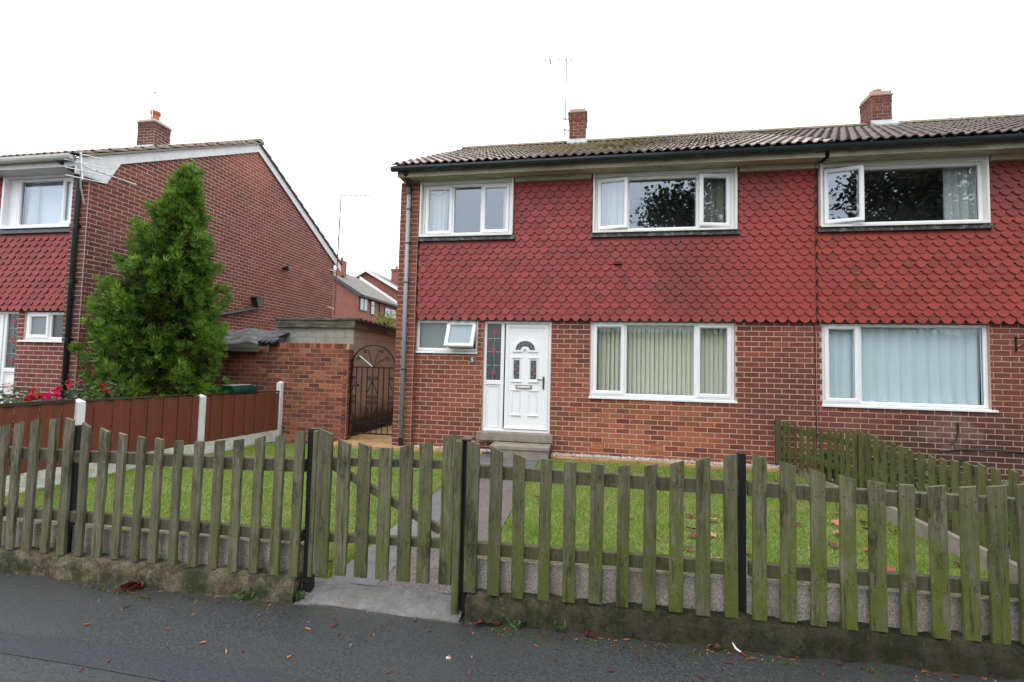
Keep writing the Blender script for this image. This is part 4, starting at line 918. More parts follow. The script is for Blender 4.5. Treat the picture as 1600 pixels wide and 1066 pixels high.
m = MB(); m.box(-7.64, -7.402, YL - .03, YL + .03, UB + .055, 4.724); m.box(-7.645, -7.60, YL - .125, YL + .02, UB, 4.76, ch=.004); m.box(-7.645, -6.055, YL - .127, YL + .02, UB, UB + .05, ch=.004); m.box(-7.60, -6.055, YL - .09, YL + .0, 4.73, 4.764); m.obj('window_surround', 'upvc', HL)
a = MB(); a.prism([(YL - .095, UB - .002), (YL - .05, UB - .002), (YL - .05, UB - .085), (YL - .112, UB - .085)], 'x', -7.66, -6.05); a.obj('lead_apron', 'dark pipe', HL)
door(HL, -8.42, -7.217, .265, 2.222, YL + .03, mirror=True)
drape('curtain', -7.3, -7.12, UB + .08, 4.70, YL + .10, 2, 'light curtain', 'pale curtain at the left of the far left house upper window')
m = MB(); m.box(-7.5, -6.05, YL + .16, YL + .17, UB + .05, 4.72); solo(m, 'net_curtain', 'net curtain', 'plain net curtain across the far left house upper window', 'curtain')
# things on the gable
m = MB(); m.lathe((0, 0, 0), [(.055, 0), (.055, .12), (.085, .125), (.085, .20), (.02, .21)], 12)
q = Matrix.Rotation(R(90), 4, 'Y'); m.v = [tuple(q @ Vector(p) + Vector((XL, 4.12, 4.13))) for p in m.v]; m.obj('flue_vent', 'black plastic', HL)
m = MB(); m.box(XL + .002, XL + .20, 2.86, 3.20, 3.07, 3.10); m.prism([(2.88, 3.07), (3.18, 3.07), (3.11, 2.86), (2.95, 2.86)], 'x', XL + .004, XL + .17); hpL = m.obj('hopper_head', 'black plastic', HL)
m = MB(); m.tube([(XL + .09, 3.03, 2.88), (XL + .09, 2.97, 2.80), (XL + .09, 2.1, 2.57), (XL + .09, .6, 2.2)], .042, 10); m.obj('waste_pipe', 'dark pipe', hpL, smooth=True)
# aerial on the front corner
t = thing('tv_aerial', 'silver television aerial with crossed rods at the corner of the left gable', 'aerial', (-5.62, -1.3, 4.2))
m = MB(); m.tube([(-5.72, -1.30, 4.15), (-5.66, -1.42, 4.42), (-5.58, -1.50, 4.72)], .014, 8); m.obj('bracket_arm', 'galvanised', t)
m = MB(); m.tube([(-5.62, -1.52, 4.80), (-5.50, -1.40, 4.74), (-5.22, -.82, 4.68)], .012, 6); m.tube([(-5.60, -1.50, 5.0), (-5.52, -1.50, 4.50)], .013, 6); m.obj('boom', 'aerial alloy', t)
for (za, k) in ((4.96, 0), (4.80, 1), (4.66, 2), (4.52, 3)):
    m = MB(); m.tube([(-5.72 - .07 + .02 * k, -1.62, za + .035), (-5.30 + .03 * k, -1.36, za - .035)], .008, 6); m.obj('reflector_rod', 'aerial alloy', t)
for k in range(9):
    f_ = k / 8; c = Vector((-5.58, -1.46, 4.79)).lerp(Vector((-5.22, -.82, 4.68)), f_); m = MB(); m.tube([c + Vector((-.08, .05, .03)), c + Vector((.08, -.05, -.03))], .007, 5); m.obj('director_rod', 'aerial alloy', t)
# pole aerial on the rear corner
t = thing('tv_aerial', 'tall thin aerial mast clamped to the rear corner of the left house gable', 'aerial', (-5.55, 6.75, 3.0))
m = MB(); m.tube([(-5.56, 6.72, 3.05), (-5.53, 6.72, 5.2), (-5.50, 6.72, 7.3)], [.022, .022, .018], 8); m.obj('mast', 'aerial mast', t)
for zz in (3.25, 4.55): m = MB(); m.tube([(XL, 6.5, zz + .05), (-5.55, 6.72, zz)], .014, 6); m.obj('bracket', 'galvanised', t)
m = MB(); m.tube([(-5.53, 6.68, 7.28), (-4.6, 7.1, 7.40)], .012, 6)
for k in range(7): c = Vector((-5.5, 6.7, 7.29)).lerp(Vector((-4.6, 7.1, 7.40)), k / 6); m.tube([c + Vector((.02, -.09, .09)), c + Vector((-.02, .09, -.09))], .008, 5)
m.tube([(-5.55, 6.7, 6.30), (-5.28, 6.78, 6.33)], .011, 6); m.obj('antenna', 'aerial dark', t)
# aerial on number 5's chimney
t = thing('tv_aerial', 'slender aerial mast bracketed to the small chimney of the middle house', 'aerial', (2.5, 3.9, 7.5))
m = MB(); m.tube([(2.535, 3.9, 7.55), (2.55, 3.9, 8.6), (2.555, 3.9, 9.6)], .014, 8); m.obj('mast', 'aerial dark', t)
for zz in (7.68, 7.98): m = MB(); m.tube([(2.48, 3.9, zz + .02), (2.67, 3.9, zz)], .016, 6); m.obj('bracket', 'aerial dark', t)
m = MB(); m.tube([(1.98, 3.84, 9.62), (2.72, 3.92, 9.62)], .009, 6)
for xx, h_ in ((2.0, .05), (2.13, .11), (2.36, .06), (2.55, .05), (2.68, .05)): m.tube([(xx, 3.87, 9.62 - h_), (xx - .03, 3.87, 9.62 + h_)], .012 if h_ < .1 else .02, 5)
m.obj('antenna', 'aerial dark', t)
t = thing('tv_aerial', 'short aerial on the pot of the far left house chimney', 'aerial', (-9.08, 2.9, 8.5))
m = MB(); m.tube([(-9.05, 2.75, 8.2), (-9.05, 2.75, 9.05)], .014, 6); m.obj('mast', 'galvanised', t)
m = MB(); m.tube([(-9.1, 2.75, 9.0), (-8.3, 2.7, 9.12)], .009, 5); m.tube([(-9.12, 2.75, 9.05), (-9.0, 2.75, 8.92)], .03, 6); m.obj('antenna', 'aerial alloy', t)

# ================================================================== between the houses
GW = thing('garden_wall', 'weathered orange brick garden wall left of the iron gate', 'wall', (-2.1, .1, 0))
m = MB(); m.box(-2.945, -1.2515, .1015, .30, -.35, 20 * CO + .02); gwc = m.obj('wall_core', 'mortar garden', GW)
bk = []; lay(bk, T_BG, gwc, -2.95, -1.25, -3 * CO, 20 * CO, (0, .1, 0), 0, phase=-2.95); lay(bk, T_BG, gwc, 0, .21, -3 * CO, 20 * CO, (-1.25, .1, 0), R(90), phase=0)
# brick-on-edge top course
for i in range(int(1.70 / .078)):
    m = Matrix.Translation((-2.95 + i * .0785 + .004, .1, 20 * CO + .004)) @ Matrix.Diagonal((.07 / .2125, 1, .10 / .071, 1)); bk.append((gwc, T_BG, i % 6, m, (.1, 0, .035), (0, -1, 0), .1))
m = MB(); m.box(-2.95, -1.25, .112, .31, 20 * CO, 20 * CO + .105); m.obj('coping', 'mortar garden', GW)
emit(bk, 'brick', 'brick_courses', ['brick garden'], 290)
SH = thing('brick_outhouse', 'low brick outhouse with a sagging black felt roof behind the green bin', 'outhouse', (-4.2, .15, 0))
m = MB(); m.box(-5.4, -2.957, .1215, .28, -.35, 1.62); shc = m.obj('wall', 'mortar garden', SH)
bk = []; lay(bk, T_BG, shc, -5.4, -2.955, -3 * CO, 19 * CO, (0, .12, 0), 0, phase=-2.9); emit(bk, 'brick', 'brick_courses', ['brick garden'])
m = MB(); nu, nv = 22, 8; vs = []; fs = []
for j in range(nv + 1):
    for i in range(nu + 1):
        u, v = i / nu, j / nv; vs.append((-5.5 + 2.50 * u, -.06 + 1.0 * v, 1.72 + .40 * v + .03 * math.sin(9 * u + 3 * v) + .02 * math.sin(23 * u + 7 * v) - .05 * math.sin(math.pi * u) * v))
fs = [(j * (nu + 1) + i, j * (nu + 1) + i + 1, (j + 1) * (nu + 1) + i + 1, (j + 1) * (nu + 1) + i) for j in range(nv) for i in range(nu)]; m.add(vs, fs); m.add([(p[0], p[1], p[2] - .03) for p in vs], [f[::-1] for f in fs])
m.obj('felt_roof', 'felt', SH, smooth=True)
m = MB(); m.box(-5.5, -3.05, -.075, -.045, 1.655, 1.735, ch=.004); m.box(-5.5, -3.05, -.060, -.03, 1.585, 1.650, ch=.004); m.obj('fascia_board', 'green timber', SH)
m = MB(); 
for k in range(3): m.tube([(-3.05 + .12 * k, -.06, 1.74), (-2.97 + .1 * k, .05, 1.80), (-2.95 + .06 * k, .3, 1.84)], [.05, .06, .05], 8)
m.obj('felt_roll', 'black plastic', SH, smooth=True)
GA = thing('block_garage', 'flat roofed concrete block garage with mossy fascia behind the iron gate', 'garage', (-2.4, 3, 0))
GX0, GX1, GY0, GY1 = -3.30, -1.55, .80, 6.2
m = MB(); m.box(GX0 + .0015, GX1 - .0015, GY0 + .0015, GY1, -.3, 2.15); gc = m.obj('wall', 'block joint', GA)
BW, BH = .45, .225
def block_mb(k):
    m = brick_mb(k, .44, .215, .004); return m
T_KG = make_templates(block_mb, 3, 'block', ['block grey']); T_KT = make_templates(block_mb, 3, 'block', ['block tan'])
def blocks(T, u0, u1, nz, base, rz):
    parts = []
    for i in range(nz):
        u = u0 - (BW / 2 if i % 2 else 0)
        while u < u1 - .02:
            a, e = max(u, u0), min(u + BW, u1)
            if e - a > .06:
                m = Matrix.Translation(base) @ Matrix.Rotation(rz, 4, 'Z') @ Matrix.Translation((a + .005, 0, i * BH - .1 + .005)) @ Matrix.Diagonal(((e - a - .01) / .44, 1, 1, 1))
                parts.append((gc, T, random.randrange(3), m, (.2, 0, .1), (0, -1, 0), .4))
            u += BW
    return parts
emit(blocks(T_KG, 0, GX1 - GX0, 10, (GX0, GY0, 0), 0), 'block', 'block_courses', ['block grey'], 120)
emit(blocks(T_KT, 0, GY1 - GY0, 10, (GX1, GY0, 0), R(90)), 'block', 'block_courses', ['block tan'], 150)
m = MB(); m.box(GX0 - .02, GX1 + .06, GY0 - .07, GY0 - .04, 2.13, 2.285, ch=.006); m.obj('fascia_board', 'mossy timber', GA)
m = MB(); m.prism([(GY0 - .03, 2.13), (GY1, 1.98), (GY1, 2.12), (GY0 - .03, 2.28)], 'x', GX1 + .03, GX1 + .058); m.obj('fascia_board', 'mossy timber', GA)
m = MB(); m.prism([(GY0 - .09, 2.288), (GY1 + .1, 2.13), (GY1 + .1, 2.17), (GY0 - .09, 2.325)], 'x', GX0 - .03, GX1 + .09); m.obj('felt_roof', 'felt', GA)
m = MB()
for k in range(12): yy = GY0 + .1 + k * .22; m.box(GX1 + .06, GX1 + .10, yy, yy + .07, 2.30 - .029 * k * .22 / .22 * .22, 2.345 - .0064 * k)
m.obj('roof_clips', 'black plastic', GA)
# iron gate
IG = thing('iron_gate', 'black wrought iron gate with arched top and scrolls by the house corner', 'gate', (-.8, .2, -.03))
gx0, gx1, gz0, gz1 = -1.235, -.345, .03, 1.34; gy = .2; gc_ = (gx0 + gx1) / 2; gr = (gx1 - gx0) / 2
m = MB(); m.box(gx0 - .012, gx0 + .012, gy - .012, gy + .012, gz0, gz1); m.box(gx1 - .012, gx1 + .012, gy - .012, gy + .012, gz0, gz1); m.box(gx0 + .012, gx1 - .012, gy - .010, gy + .010, gz1 - .02, gz1 + .006); m.box(gx0 + .012, gx1 - .012, gy - .010, gy + .010, gz0 + .04, gz0 + .065); m.box(gx0 + .012, gx1 - .012, gy - .008, gy + .008, .28, .295); m.obj('frame', 'iron', IG)
m = MB(); m.tube([(gc_ + gr * math.cos(t_), gy, gz1 + .42 * math.sin(t_)) for t_ in np.linspace(0, math.pi, 33)], .015, 7); m.obj('arch', 'iron', IG)
for k in range(1, 8):
    xx = gx0 + (gx1 - gx0) * k / 8; m = MB(); m.tube([(xx, gy, gz0 + .05), (xx, gy, gz1 - .01)], .0095, 6); m.obj('bar', 'iron', IG)
for a in (38, 72, 108, 142):
    m = MB(); m.tube([(gc_, gy, gz1), (gc_ + .36 * math.cos(R(a)), gy, gz1 + .345 * math.sin(R(a)))], .007, 6); m.obj('ray_bar', 'galvanised' if a == 142 else 'iron', IG)  # one ray's pale metal paints a shine onto the black iron
def scroll(cx, cz, s_, r0=.042):
    m = MB(); pts = [(cx + s_ * (r0 * (1 - t_ * .75)) * math.cos(t_ * 9), gy - .006, cz + (r0 * (1 - t_ * .75)) * math.sin(t_ * 9)) for t_ in np.linspace(0, 1, 20)]; m.tube(pts, .008, 5); m.obj('scroll', 'iron', IG)
dx = (gx1 - gx0) / 8
for (cx, s_) in ((gx0 + .06, 1), (gc_ - .055, -1), (gc_ + .055, 1), (gx1 - .06, -1)):
    for zz in (1.12, .76, .66, .28): scroll(cx, zz, s_)
for a in (55, 88 - 20, 112, 125): pass
for a, q in ((28, -1), (62, 1), (118, -1), (152, 1)): scroll(gc_ + .35 * math.cos(R(a)), gz1 + .33 * math.sin(R(a)), q, .04)
for (xa, xb) in ((gx0 + dx, gx0), (gc_, gc_ - dx), (gc_, gc_ + dx), (gx1 - dx, gx1)):
    for (za, zb) in ((1.08, .82), (.30, .60)):
        m = MB(); m.tube([(xa, gy - .004, za), (xb, gy - .004, zb)], .008, 5); m.obj('brace_bar', 'iron', IG)
m = MB(); m.box(-1.345, -1.265, .10, .20, -.15, 1.26, ch=.006); m.obj('gate_post', 'black painted', IG)
m = MB(); m.box(-1.33, -1.06, gy - .035, gy - .015, .98, 1.0); m.lathe((-1.07, gy - .03, .97), [(.02, 0), (.025, .02), (.02, .04)], 8); m.obj('latch', 'iron', IG)

# wheelie bin
t = thing('wheelie_bin', 'dark green wheelie bin lid showing above the red fence', 'bin', (-3.3, -.25, GZ))
m = MB(); vs = [(-3.42, -.45, GZ + .1), (-3.18, -.45, GZ + .1), (-3.18, -.08, GZ + .1), (-3.42, -.08, GZ + .1), (-3.465, -.52, .82), (-3.135, -.52, .82), (-3.135, -.02, .82), (-3.465, -.02, .82)]; m.add(vs, [(0, 3, 2, 1), (0, 1, 5, 4), (1, 2, 6, 5), (2, 3, 7, 6), (3, 0, 4, 7)]); m.obj('body', 'bin green', t)
m = MB(); prof = [(-3.475, .815), (-3.475, .86), (-3.44, .915), (-3.39, .94), (-3.21, .94), (-3.155, .915), (-3.125, .86), (-3.125, .815)]; m.prism(prof, 'y', -.54, .03); m.obj('lid', 'bin green', t)
m = MB(); m.tube([(-3.43, .05, .92), (-3.17, .05, .92)], .014, 8); m.box(-3.41, -3.19, -.50, .0, .941, .948); m.obj('handle', 'bin rim', t)
for sxx in (-3.43, -3.17): m = MB(); m.tube([(sxx - .02, -.05, GZ + .1), (sxx + .02, -.05, GZ + .1)], .1, 14); m.obj('wheel', 'black plastic', t)

# ================================================================== red boundary fence
def rf(y): return -3.02 + .0975 * (y + 3.9)
RFN = thing('board_fence', 'red brown close boarded fence with white concrete posts on the left', 'fence', (-2.85, -2.4, GZ))
ang = math.atan(.0975)
def along(y0, y1, t0, t1, z0, z1, name, mat, ch=.0, dz=0):
    """box running along the fence line between y0,y1; t0..t1 across (towards +x)"""
    m = MB(); p = [(rf(y0) + t0, y0), (rf(y0) + t1, y0), (rf(y1) + t1, y1), (rf(y1) + t0, y1)]
    vs = [(a, b_, z0) for a, b_ in p] + [(a, b_, z1 + (dz if i > 1 else 0)) for i, (a, b_) in enumerate(p)]; m.add(vs, [(3, 2, 1, 0), (4, 5, 6, 7), (0, 1, 5, 4), (1, 2, 6, 5), (2, 3, 7, 6), (3, 0, 4, 7)]); return m.obj(name, mat, RFN)
posts = [-4.93, -3.26, -1.60, .07]; tops = [.90, .905, .868, 1.03]
for y, zt in zip(posts, tops):
    m = MB(); x = rf(y); m.box(x - .05, x + .05, y - .05, y + .05, -.4, zt - .04); m.add([(x - .05, y - .05, zt - .04), (x + .05, y - .05, zt - .04), (x + .05, y + .05, zt - .04), (x - .05, y + .05, zt - .04), (x, y, zt)], [(0, 1, 4), (1, 2, 4), (2, 3, 4), (3, 0, 4)]); m.obj('post', 'white post', RFN)
ptop = [(.86, .875), (.862, .845), (.842, .79)]
for i in range(3):
    ya, yb = posts[i] + .052, posts[i + 1] - .052; za, zb = ptop[i]; n = 14
    for k in range(n):
        y0 = ya + (yb - ya) * k / n; y1 = ya + (yb - ya) * (k + 1) / n + (.006 if k % 2 else -.004); zt = za + (zb - za) * (k + .5) / n
        along(y0, min(y1, yb), .002 + .013 * (k % 2), .013 + .013 * (k % 2), .10, zt, 'board', 'red board')
    along(ya, yb, -.01, .035, za + .002, za + .028, 'cap_rail', 'board cap', dz=zb - za)
    for (z0, z1) in ((.20, .26), (.62, .68)): along(ya, yb, -.03, .0, z0, z1, 'rail', 'red board')
    along(ya, yb, -.02, .028, .0, .093, 'gravel_board', 'painted stone'); along(ya, yb, -.02, .040, -.12, -.005, 'gravel_board', 'painted stone')

# ================================================================== front picket fence
FY = -5.12
PK = [(-1.195,.886),(-1.056,.912),(-.9,.943),(-.728,.96),(-.58,.962),(-.42,.926),(-.263,.895),(-.103,.874),(.064,.859),(.218,.853),(.385,.848),(.548,.852),(.713,.865),(.871,.881),(1.03,.903),(1.192,.928),(1.336,.957)]
PK = [(-1.195 - .155 * k, .87 - .012 * min(k, 6)) for k in range(10, 0, -1)] + PK
PR = [(2.563,.946),(2.714,.914),(2.864,.882),(3.027,.868),(3.182,.861),(3.34,.857),(3.498,.859),(3.653,.87),(3.803,.894),(3.956,.925),(4.109,.956),(4.262,.954),(4.414,.922),(4.567,.889),(4.72,.866),(4.867,.848),(5.011,.843),(5.162,.846),(5.303,.853),(5.44,.865),(5.57,.886)]
PR += [(5.725,.905),(5.88,.93),(6.03,.945),(6.18,.93),(6.33,.90)]
PG = [(1.531,.971),(1.67,.909),(1.818,.895),(1.968,.882),(2.115,.903),(2.25,.93),(2.396,.979)]
NAILS = {}
def picket(parent, i, lst, zb, y=FY, w=.072, mat='picket wood', nz=(.25, .76)):
    x, zt = lst[i]; zl = lst[i - 1][1] if i else zt; zr_ = lst[i + 1][1] if i + 1 < len(lst) else zt
    sl = (zr_ - zl) * .25; sl = max(-.025, min(.025, sl)) + random.uniform(-.004, .004); h = w / 2 + random.uniform(-.003, .003)
    dx = random.uniform(-.006, .006); dy = random.uniform(-.004, .004); th = .019; c = .003
    m = MB()
    def ringp(z, zs, ins=0): return [(x + dx * (z > .5) - h + ins, y + dy, z - zs), (x + dx * (z > .5) + h - ins, y + dy, z + zs), (x + dx * (z > .5) + h - ins, y + dy + th, z + zs), (x + dx * (z > .5) - h + ins, y + dy + th, z - zs)]
    lv = [(zb, 0), (zb + (zt - zb) * .35, 0), (zb + (zt - zb) * .7, 0), (zt, sl)]
    vs = []
    for k, (z, s_) in enumerate(lv):
        b_ = random.uniform(-.002, .002)
        q = [(x - h + b_ + dx * z, y + dy, z - s_), (x - h + c + b_ + dx * z, y + dy - c, z - s_), (x + h - c + b_ + dx * z, y + dy - c, z + s_), (x + h + b_ + dx * z, y + dy, z + s_), (x + h + b_ + dx * z, y + dy + th, z + s_), (x - h + b_ + dx * z, y + dy + th, z - s_)]; vs += q
    fs = [tuple(range(5, -1, -1)), tuple(range(18, 24))]
    for k in range(3):
        for a in range(6): fs.append((k * 6 + a, k * 6 + (a + 1) % 6, (k + 1) * 6 + (a + 1) % 6, (k + 1) * 6 + a))
    for zn in nz:
        for sg in (-1, 1): NAILS.setdefault(parent.name, (parent, MB()))[1].lathe_y(x + dx * zn + sg * h * random.uniform(.3, .6), y + dy - c - .0005, zn + random.uniform(-.02, .02), .0045)
    m.add(vs, fs); return m.obj('picket', mat, parent)
zbot = lambda x: -.027 + .0152 * x
def rail(parent, x0, x1, za, zb, hgt, mat='rail wood', y0=-5.094, y1=-5.056, name='rail'):
    n = 6; vs = []
    for k in range(n + 1):
        t_ = k / n; x = x0 + (x1 - x0) * t_; zt = za + (zb - za) * t_ + random.uniform(-.003, .003); vs += [(x, y0, zt - hgt), (x, y0, zt - .004), (x, y0 + .006, zt), (x, y1, zt), (x, y1, zt - hgt)]
    m = MB(); fs = [(4, 3, 2, 1, 0), tuple(n * 5 + k for k in range(5))]
    for k in range(n):
        for a in range(5): fs.append((k * 5 + a, k * 5 + (a + 1) % 5, (k + 1) * 5 + (a + 1) % 5, (k + 1) * 5 + a))
    m.add(vs, fs); return m.obj(name, mat, parent)
def black_post(parent, x, zt, y=-5.045, lean=0, w=.022, z0=-.14, mat='black painted', name='post'):
    m = MB(); vs = []
    for z in (z0, zt): vs += [(x - w + lean * (z - zt), y - .02, z), (x + w + lean * (z - zt), y - .02, z), (x + w + lean * (z - zt), y + .025, z), (x - w + lean * (z - zt), y + .025, z)]
    m.add(vs, [(3, 2, 1, 0), (4, 5, 6, 7), (0, 1, 5, 4), (1, 2, 6, 5), (2, 3, 7, 6), (3, 0, 4, 7)]); return m.obj(name, mat, parent)
FL = thing('picket_fence', 'grey green picket fence with dipped tops left of the garden gate', 'fence', (-.4, FY, -.05))
for i in range(len(PK)): picket(FL, i, PK, zbot(PK[i][0]) + random.uniform(-.006, .004), w=.070, nz=(.235, .70))
rail(FL, -2.8, -.615, .70, .722, .085); rail(FL, -.56, 1.37, .722, .765, .085); rail(FL, -2.8, -.615, .245, .270, .075); rail(FL, -.56, 1.37, .270, .288, .075)
black_post(FL, -.592, .905); black_post(FL, 1.405, .975, lean=-.01, w=.03, y=-5.06)
FR = thing('picket_fence', 'green mossy picket fence with scalloped tops right of the garden gate', 'fence', (4.4, FY, 0))
for i in range(len(PR)): picket(FR, i, PR, zbot(PR[i][0]) + random.uniform(-.005, .005), w=.077, nz=(.30, .765))
rail(FR, 2.53, 4.155, .80, .803, .082); rail(FR, 4.21, 6.4, .80, .797, .082); rail(FR, 2.53, 4.15, .315, .338, .078); rail(FR, 4.215, 6.4, .338, .372, .078)
black_post(FR, 4.183, .957); black_post(FR, 2.512, .95, w=.018, y=-5.075, z0=-.17)
m = MB(); m.box(2.445, 2.49, -5.135, -5.05, -.16, .955, ch=.004); m.obj('gate_stop', 'picket wood', FR); m = MB(); m.box(2.475, 2.54, -5.12, -5.03, .956, .972, ch=.004); m.obj('post_cap', 'rail wood', FR)
GT = thing('garden_gate', 'low wooden picket gate with a diagonal brace at the path', 'gate', (1.95, FY, 0))
for i in range(len(PG)): picket(GT, i, PG, .028 + .018 * (PG[i][0] - 1.6), w=.086 if i else .10, nz=(.28, .79))
rail(GT, 1.50, 2.42, .79, .822, .055, y1=-5.06); rail(GT, 1.50, 2.42, .285, .312, .055, y1=-5.06)
m = MB(); m.add([(1.52, -5.092, .735), (1.52, -5.06, .735), (1.575, -5.06, .76), (1.575, -5.092, .76), (2.33, -5.092, .345), (2.33, -5.06, .345), (2.385, -5.06, .375), (2.385, -5.092, .375)], [(0, 1, 2, 3), (7, 6, 5, 4), (0, 4, 5, 1), (1, 5, 6, 2), (2, 6, 7, 3), (3, 7, 4, 0)]); m.obj('brace', 'rail wood', GT)
m = MB(); m.box(1.443, 1.475, -5.125, -5.05, .0, .97, ch=.004); m.box(1.478, 1.490, -5.105, -5.04, .02, .96); m.obj('hanging_stile', 'picket wood', GT)
for par_, mb_ in NAILS.values(): mb_.obj('nail_heads', 'nail', par_, kind='stuff')
# plinth: concrete gravel boards on a rough kerb
PLN = [('concrete_plinth', -3.0, 1.36, 'pebbled concrete base wall under the picket fence left of the gate'), ('concrete_plinth', 2.53, 6.5, 'pebbled concrete base wall under the picket fence right of the gate')]
for nm, xa, xb, lab in PLN:
    t = thing(nm, lab, 'wall', ((xa + xb) / 2, -5.0, -.1)); x = xa
    brk_ = [xa, -.592, xb] if xa < 0 else [xa, 4.183, xb]
    for i in range(2):
        a, b_ = brk_[i] + (.012 if i else 0), brk_[i + 1] - (.012 if i == 0 else 0); zl = lambda x: .158 + .0167 * x
        m = MB(); m.add([(a, -5.048, -.2), (b_, -5.048, -.2), (b_, -5.048, zl(b_) - .006), (a, -5.048, zl(a) - .006), (a, -4.985, -.2), (b_, -4.985, -.2), (b_, -4.985, zl(b_)), (a, -4.985, zl(a)), (a, -5.042, zl(a)), (b_, -5.042, zl(b_))], [(0, 1, 2, 3), (5, 4, 7, 6), (3, 2, 9, 8), (0, 3, 8, 7, 4), (1, 5, 6, 9, 2)]); m.add([(a, -5.0425, zl(a) + .001), (b_, -5.0425, zl(b_) + .001), (b_, -4.985, zl(b_) + .001), (a, -4.985, zl(a) + .001)], [(0, 1, 2, 3)], 1); m.obj('gravel_board', ['gravel board', 'ledge'], t)
def kerb(x0, x1, label, seed):
    rr = np.random.default_rng(seed); n = int((x1 - x0) / .035); t = thing('kerb', label, 'kerb', ((x0 + x1) / 2, -5.09, pz((x0 + x1) / 2)))
    prof = [(-5.152, -.03), (-5.150, .05), (-5.142, .62), (-5.125, .93), (-5.10, 1.0), (-5.05, 1.02), (-5.04, .9)]; vs = []
    ph = rr.uniform(0, 6, 8)
    for k in range(n + 1):
        x = x0 + (x1 - x0) * k / n; zb = pz(x); ht = zbot(x) - zb - .006
        w1 = .010 * math.sin(7 * x + ph[0]) + .007 * math.sin(19 * x + ph[1]) + rr.normal() * .005
        w2 = .007 * math.sin(11 * x + ph[2]) + .006 * math.sin(29 * x + ph[3]) + rr.normal() * .0035
        for (y, f_) in prof: vs.append((x + rr.normal() * .003, y + w1 * (1 - .4 * f_) - abs(rr.normal()) * .004, zb + ht * f_ + (w2 if f_ > .5 else 0)))
    q = len(prof); fs = [(k * q + a, (k + 1) * q + a, (k + 1) * q + a + 1, k * q + a + 1) for k in range(n) for a in range(q - 1)]
    fs += [tuple(range(q)), tuple(n * q + a for a in range(q - 1, -1, -1))]
    m = MB(); m.add(vs, fs); m.obj('kerb_face', 'kerb', t, smooth=False)
kerb(-3.2, 1.36, 'rough mossy kerb along the pavement left of the gate', 3); kerb(2.55, 7.2, 'dark mossy crumbling kerb along the pavement right of the gate', 4)
m = MB(); nx, ny = 30, 14; vs = []; rr = np.random.default_rng(9)
for j in range(ny + 1):
    for i in range(nx + 1):
        u, v = i / nx, j / ny; x = 1.40 + 1.10 * u + (.03 * (u - .5)); y = -5.165 + .02 * math.sin(5 * u) + v * .22; z = pz(x) + .005 + (GZ + .006 - pz(x)) * min(v * 1.2, 1) + rr.normal() * .0018 + (.006 * math.sin(9 * u + 2 * v)); vs.append((x, y, z))
fs = [(j * (nx + 1) + i, j * (nx + 1) + i + 1, (j + 1) * (nx + 1) + i + 1, (j + 1) * (nx + 1) + i) for j in range(ny) for i in range(nx)]
m.add(vs, fs); e = [vs[i] for i in range(nx + 1)]; m.add(e + [(p[0], p[1] - .004, p[2] - .06) for p in e], [(i + 1, i, nx + 1 + i, nx + 2 + i) for i in range(nx)]); struct(m, 'gate_threshold', 'gate slab')

# ================================================================== divider fence, edging stones
DV = thing('picket_fence', 'narrow mossy picket fence running from the house wall to the street', 'fence', (6.5, -2.3, -.05))
py_ = np.array([-4.75, -3.95, -3.7, -3.4, -3.06, -2.75, -2.2, -1.75, -1.25, -.6, -.05]); pt_ = np.array([.70, .735, .72, .69, .672, .68, .715, .755, .68, .645, .655])
dvx = lambda y: 6.30 + .22 * min(-y / 1.2, 1) - .0 * y
n = 33
for i in range(n):
    y = -.08 - i * .1435; x = dvx(y); zt = float(np.interp(y, py_, pt_)) + random.uniform(-.008, .008); m = MB(); h = .036; zb = -.015 + random.uniform(-.01, .01); l = random.uniform(-.01, .01)
    m.add([(x - .010, y - h, zb), (x + .010, y - h, zb), (x + .010, y + h, zb), (x - .010, y + h, zb), (x - .010 + l, y - h, zt - .008), (x + .010 + l, y - h, zt - .008), (x + .010 + l, y + h, zt + .006), (x - .010 + l, y + h, zt + .006)], [(3, 2, 1, 0), (4, 5, 6, 7), (0, 1, 5, 4), (1, 2, 6, 5), (2, 3, 7, 6), (3, 0, 4, 7)]); m.obj('picket', 'divider wood', DV)
for (za, hh) in ((.52, .07), (.16, .07)):
    m = MB(); p = [(dvx(y) + .012, y) for y in (-.04, -.6, -1.2, -2.4, -3.6, -4.9)]; vs = []
    for (x, y) in p: vs += [(x, y, za), (x + .035, y, za), (x + .035, y, za + hh), (x, y, za + hh)]
    m.add(vs, [(3, 2, 1, 0), (20, 21, 22, 23)] + [(k * 4 + a, k * 4 + (a + 1) % 4, (k + 1) * 4 + (a + 1) % 4, (k + 1) * 4 + a) for k in range(5) for a in range(4)]); m.obj('rail', 'divider wood', DV)
for y, zt in ((-.03, .68), (-1.7, .70), (-3.4, .68)):
    m = MB(); x = dvx(y) + (.06 if y < -.5 else -.055); m.box(x - .04, x + .04, y - .035, y + .035, -.3, zt, ch=.004); m.obj('post', 'rail wood', DV)
ED = thing('stone_edging', 'buff edging slabs set on edge along the right side of the lawn', 'edging', (6.45, -2.4, GZ))
y = -.30
while y > -4.9:
    l = random.uniform(.42, .60); m = MB(); zt = .0 + random.uniform(-.012, .03) + (.03 if y < -1.5 else -.02); ex = 6.42 + random.uniform(-.012, .012); m.box(ex, ex + .05, y - l + .012, y, GZ - .1, zt, ch=.008); m.obj('edging_slab', 'concrete', ED); y -= l
m = MB(); m.box(6.75, 7.2, -4.9, -2.9, GZ - .02, GZ + .02); struct(m, 'neighbour_path', 'path slab')

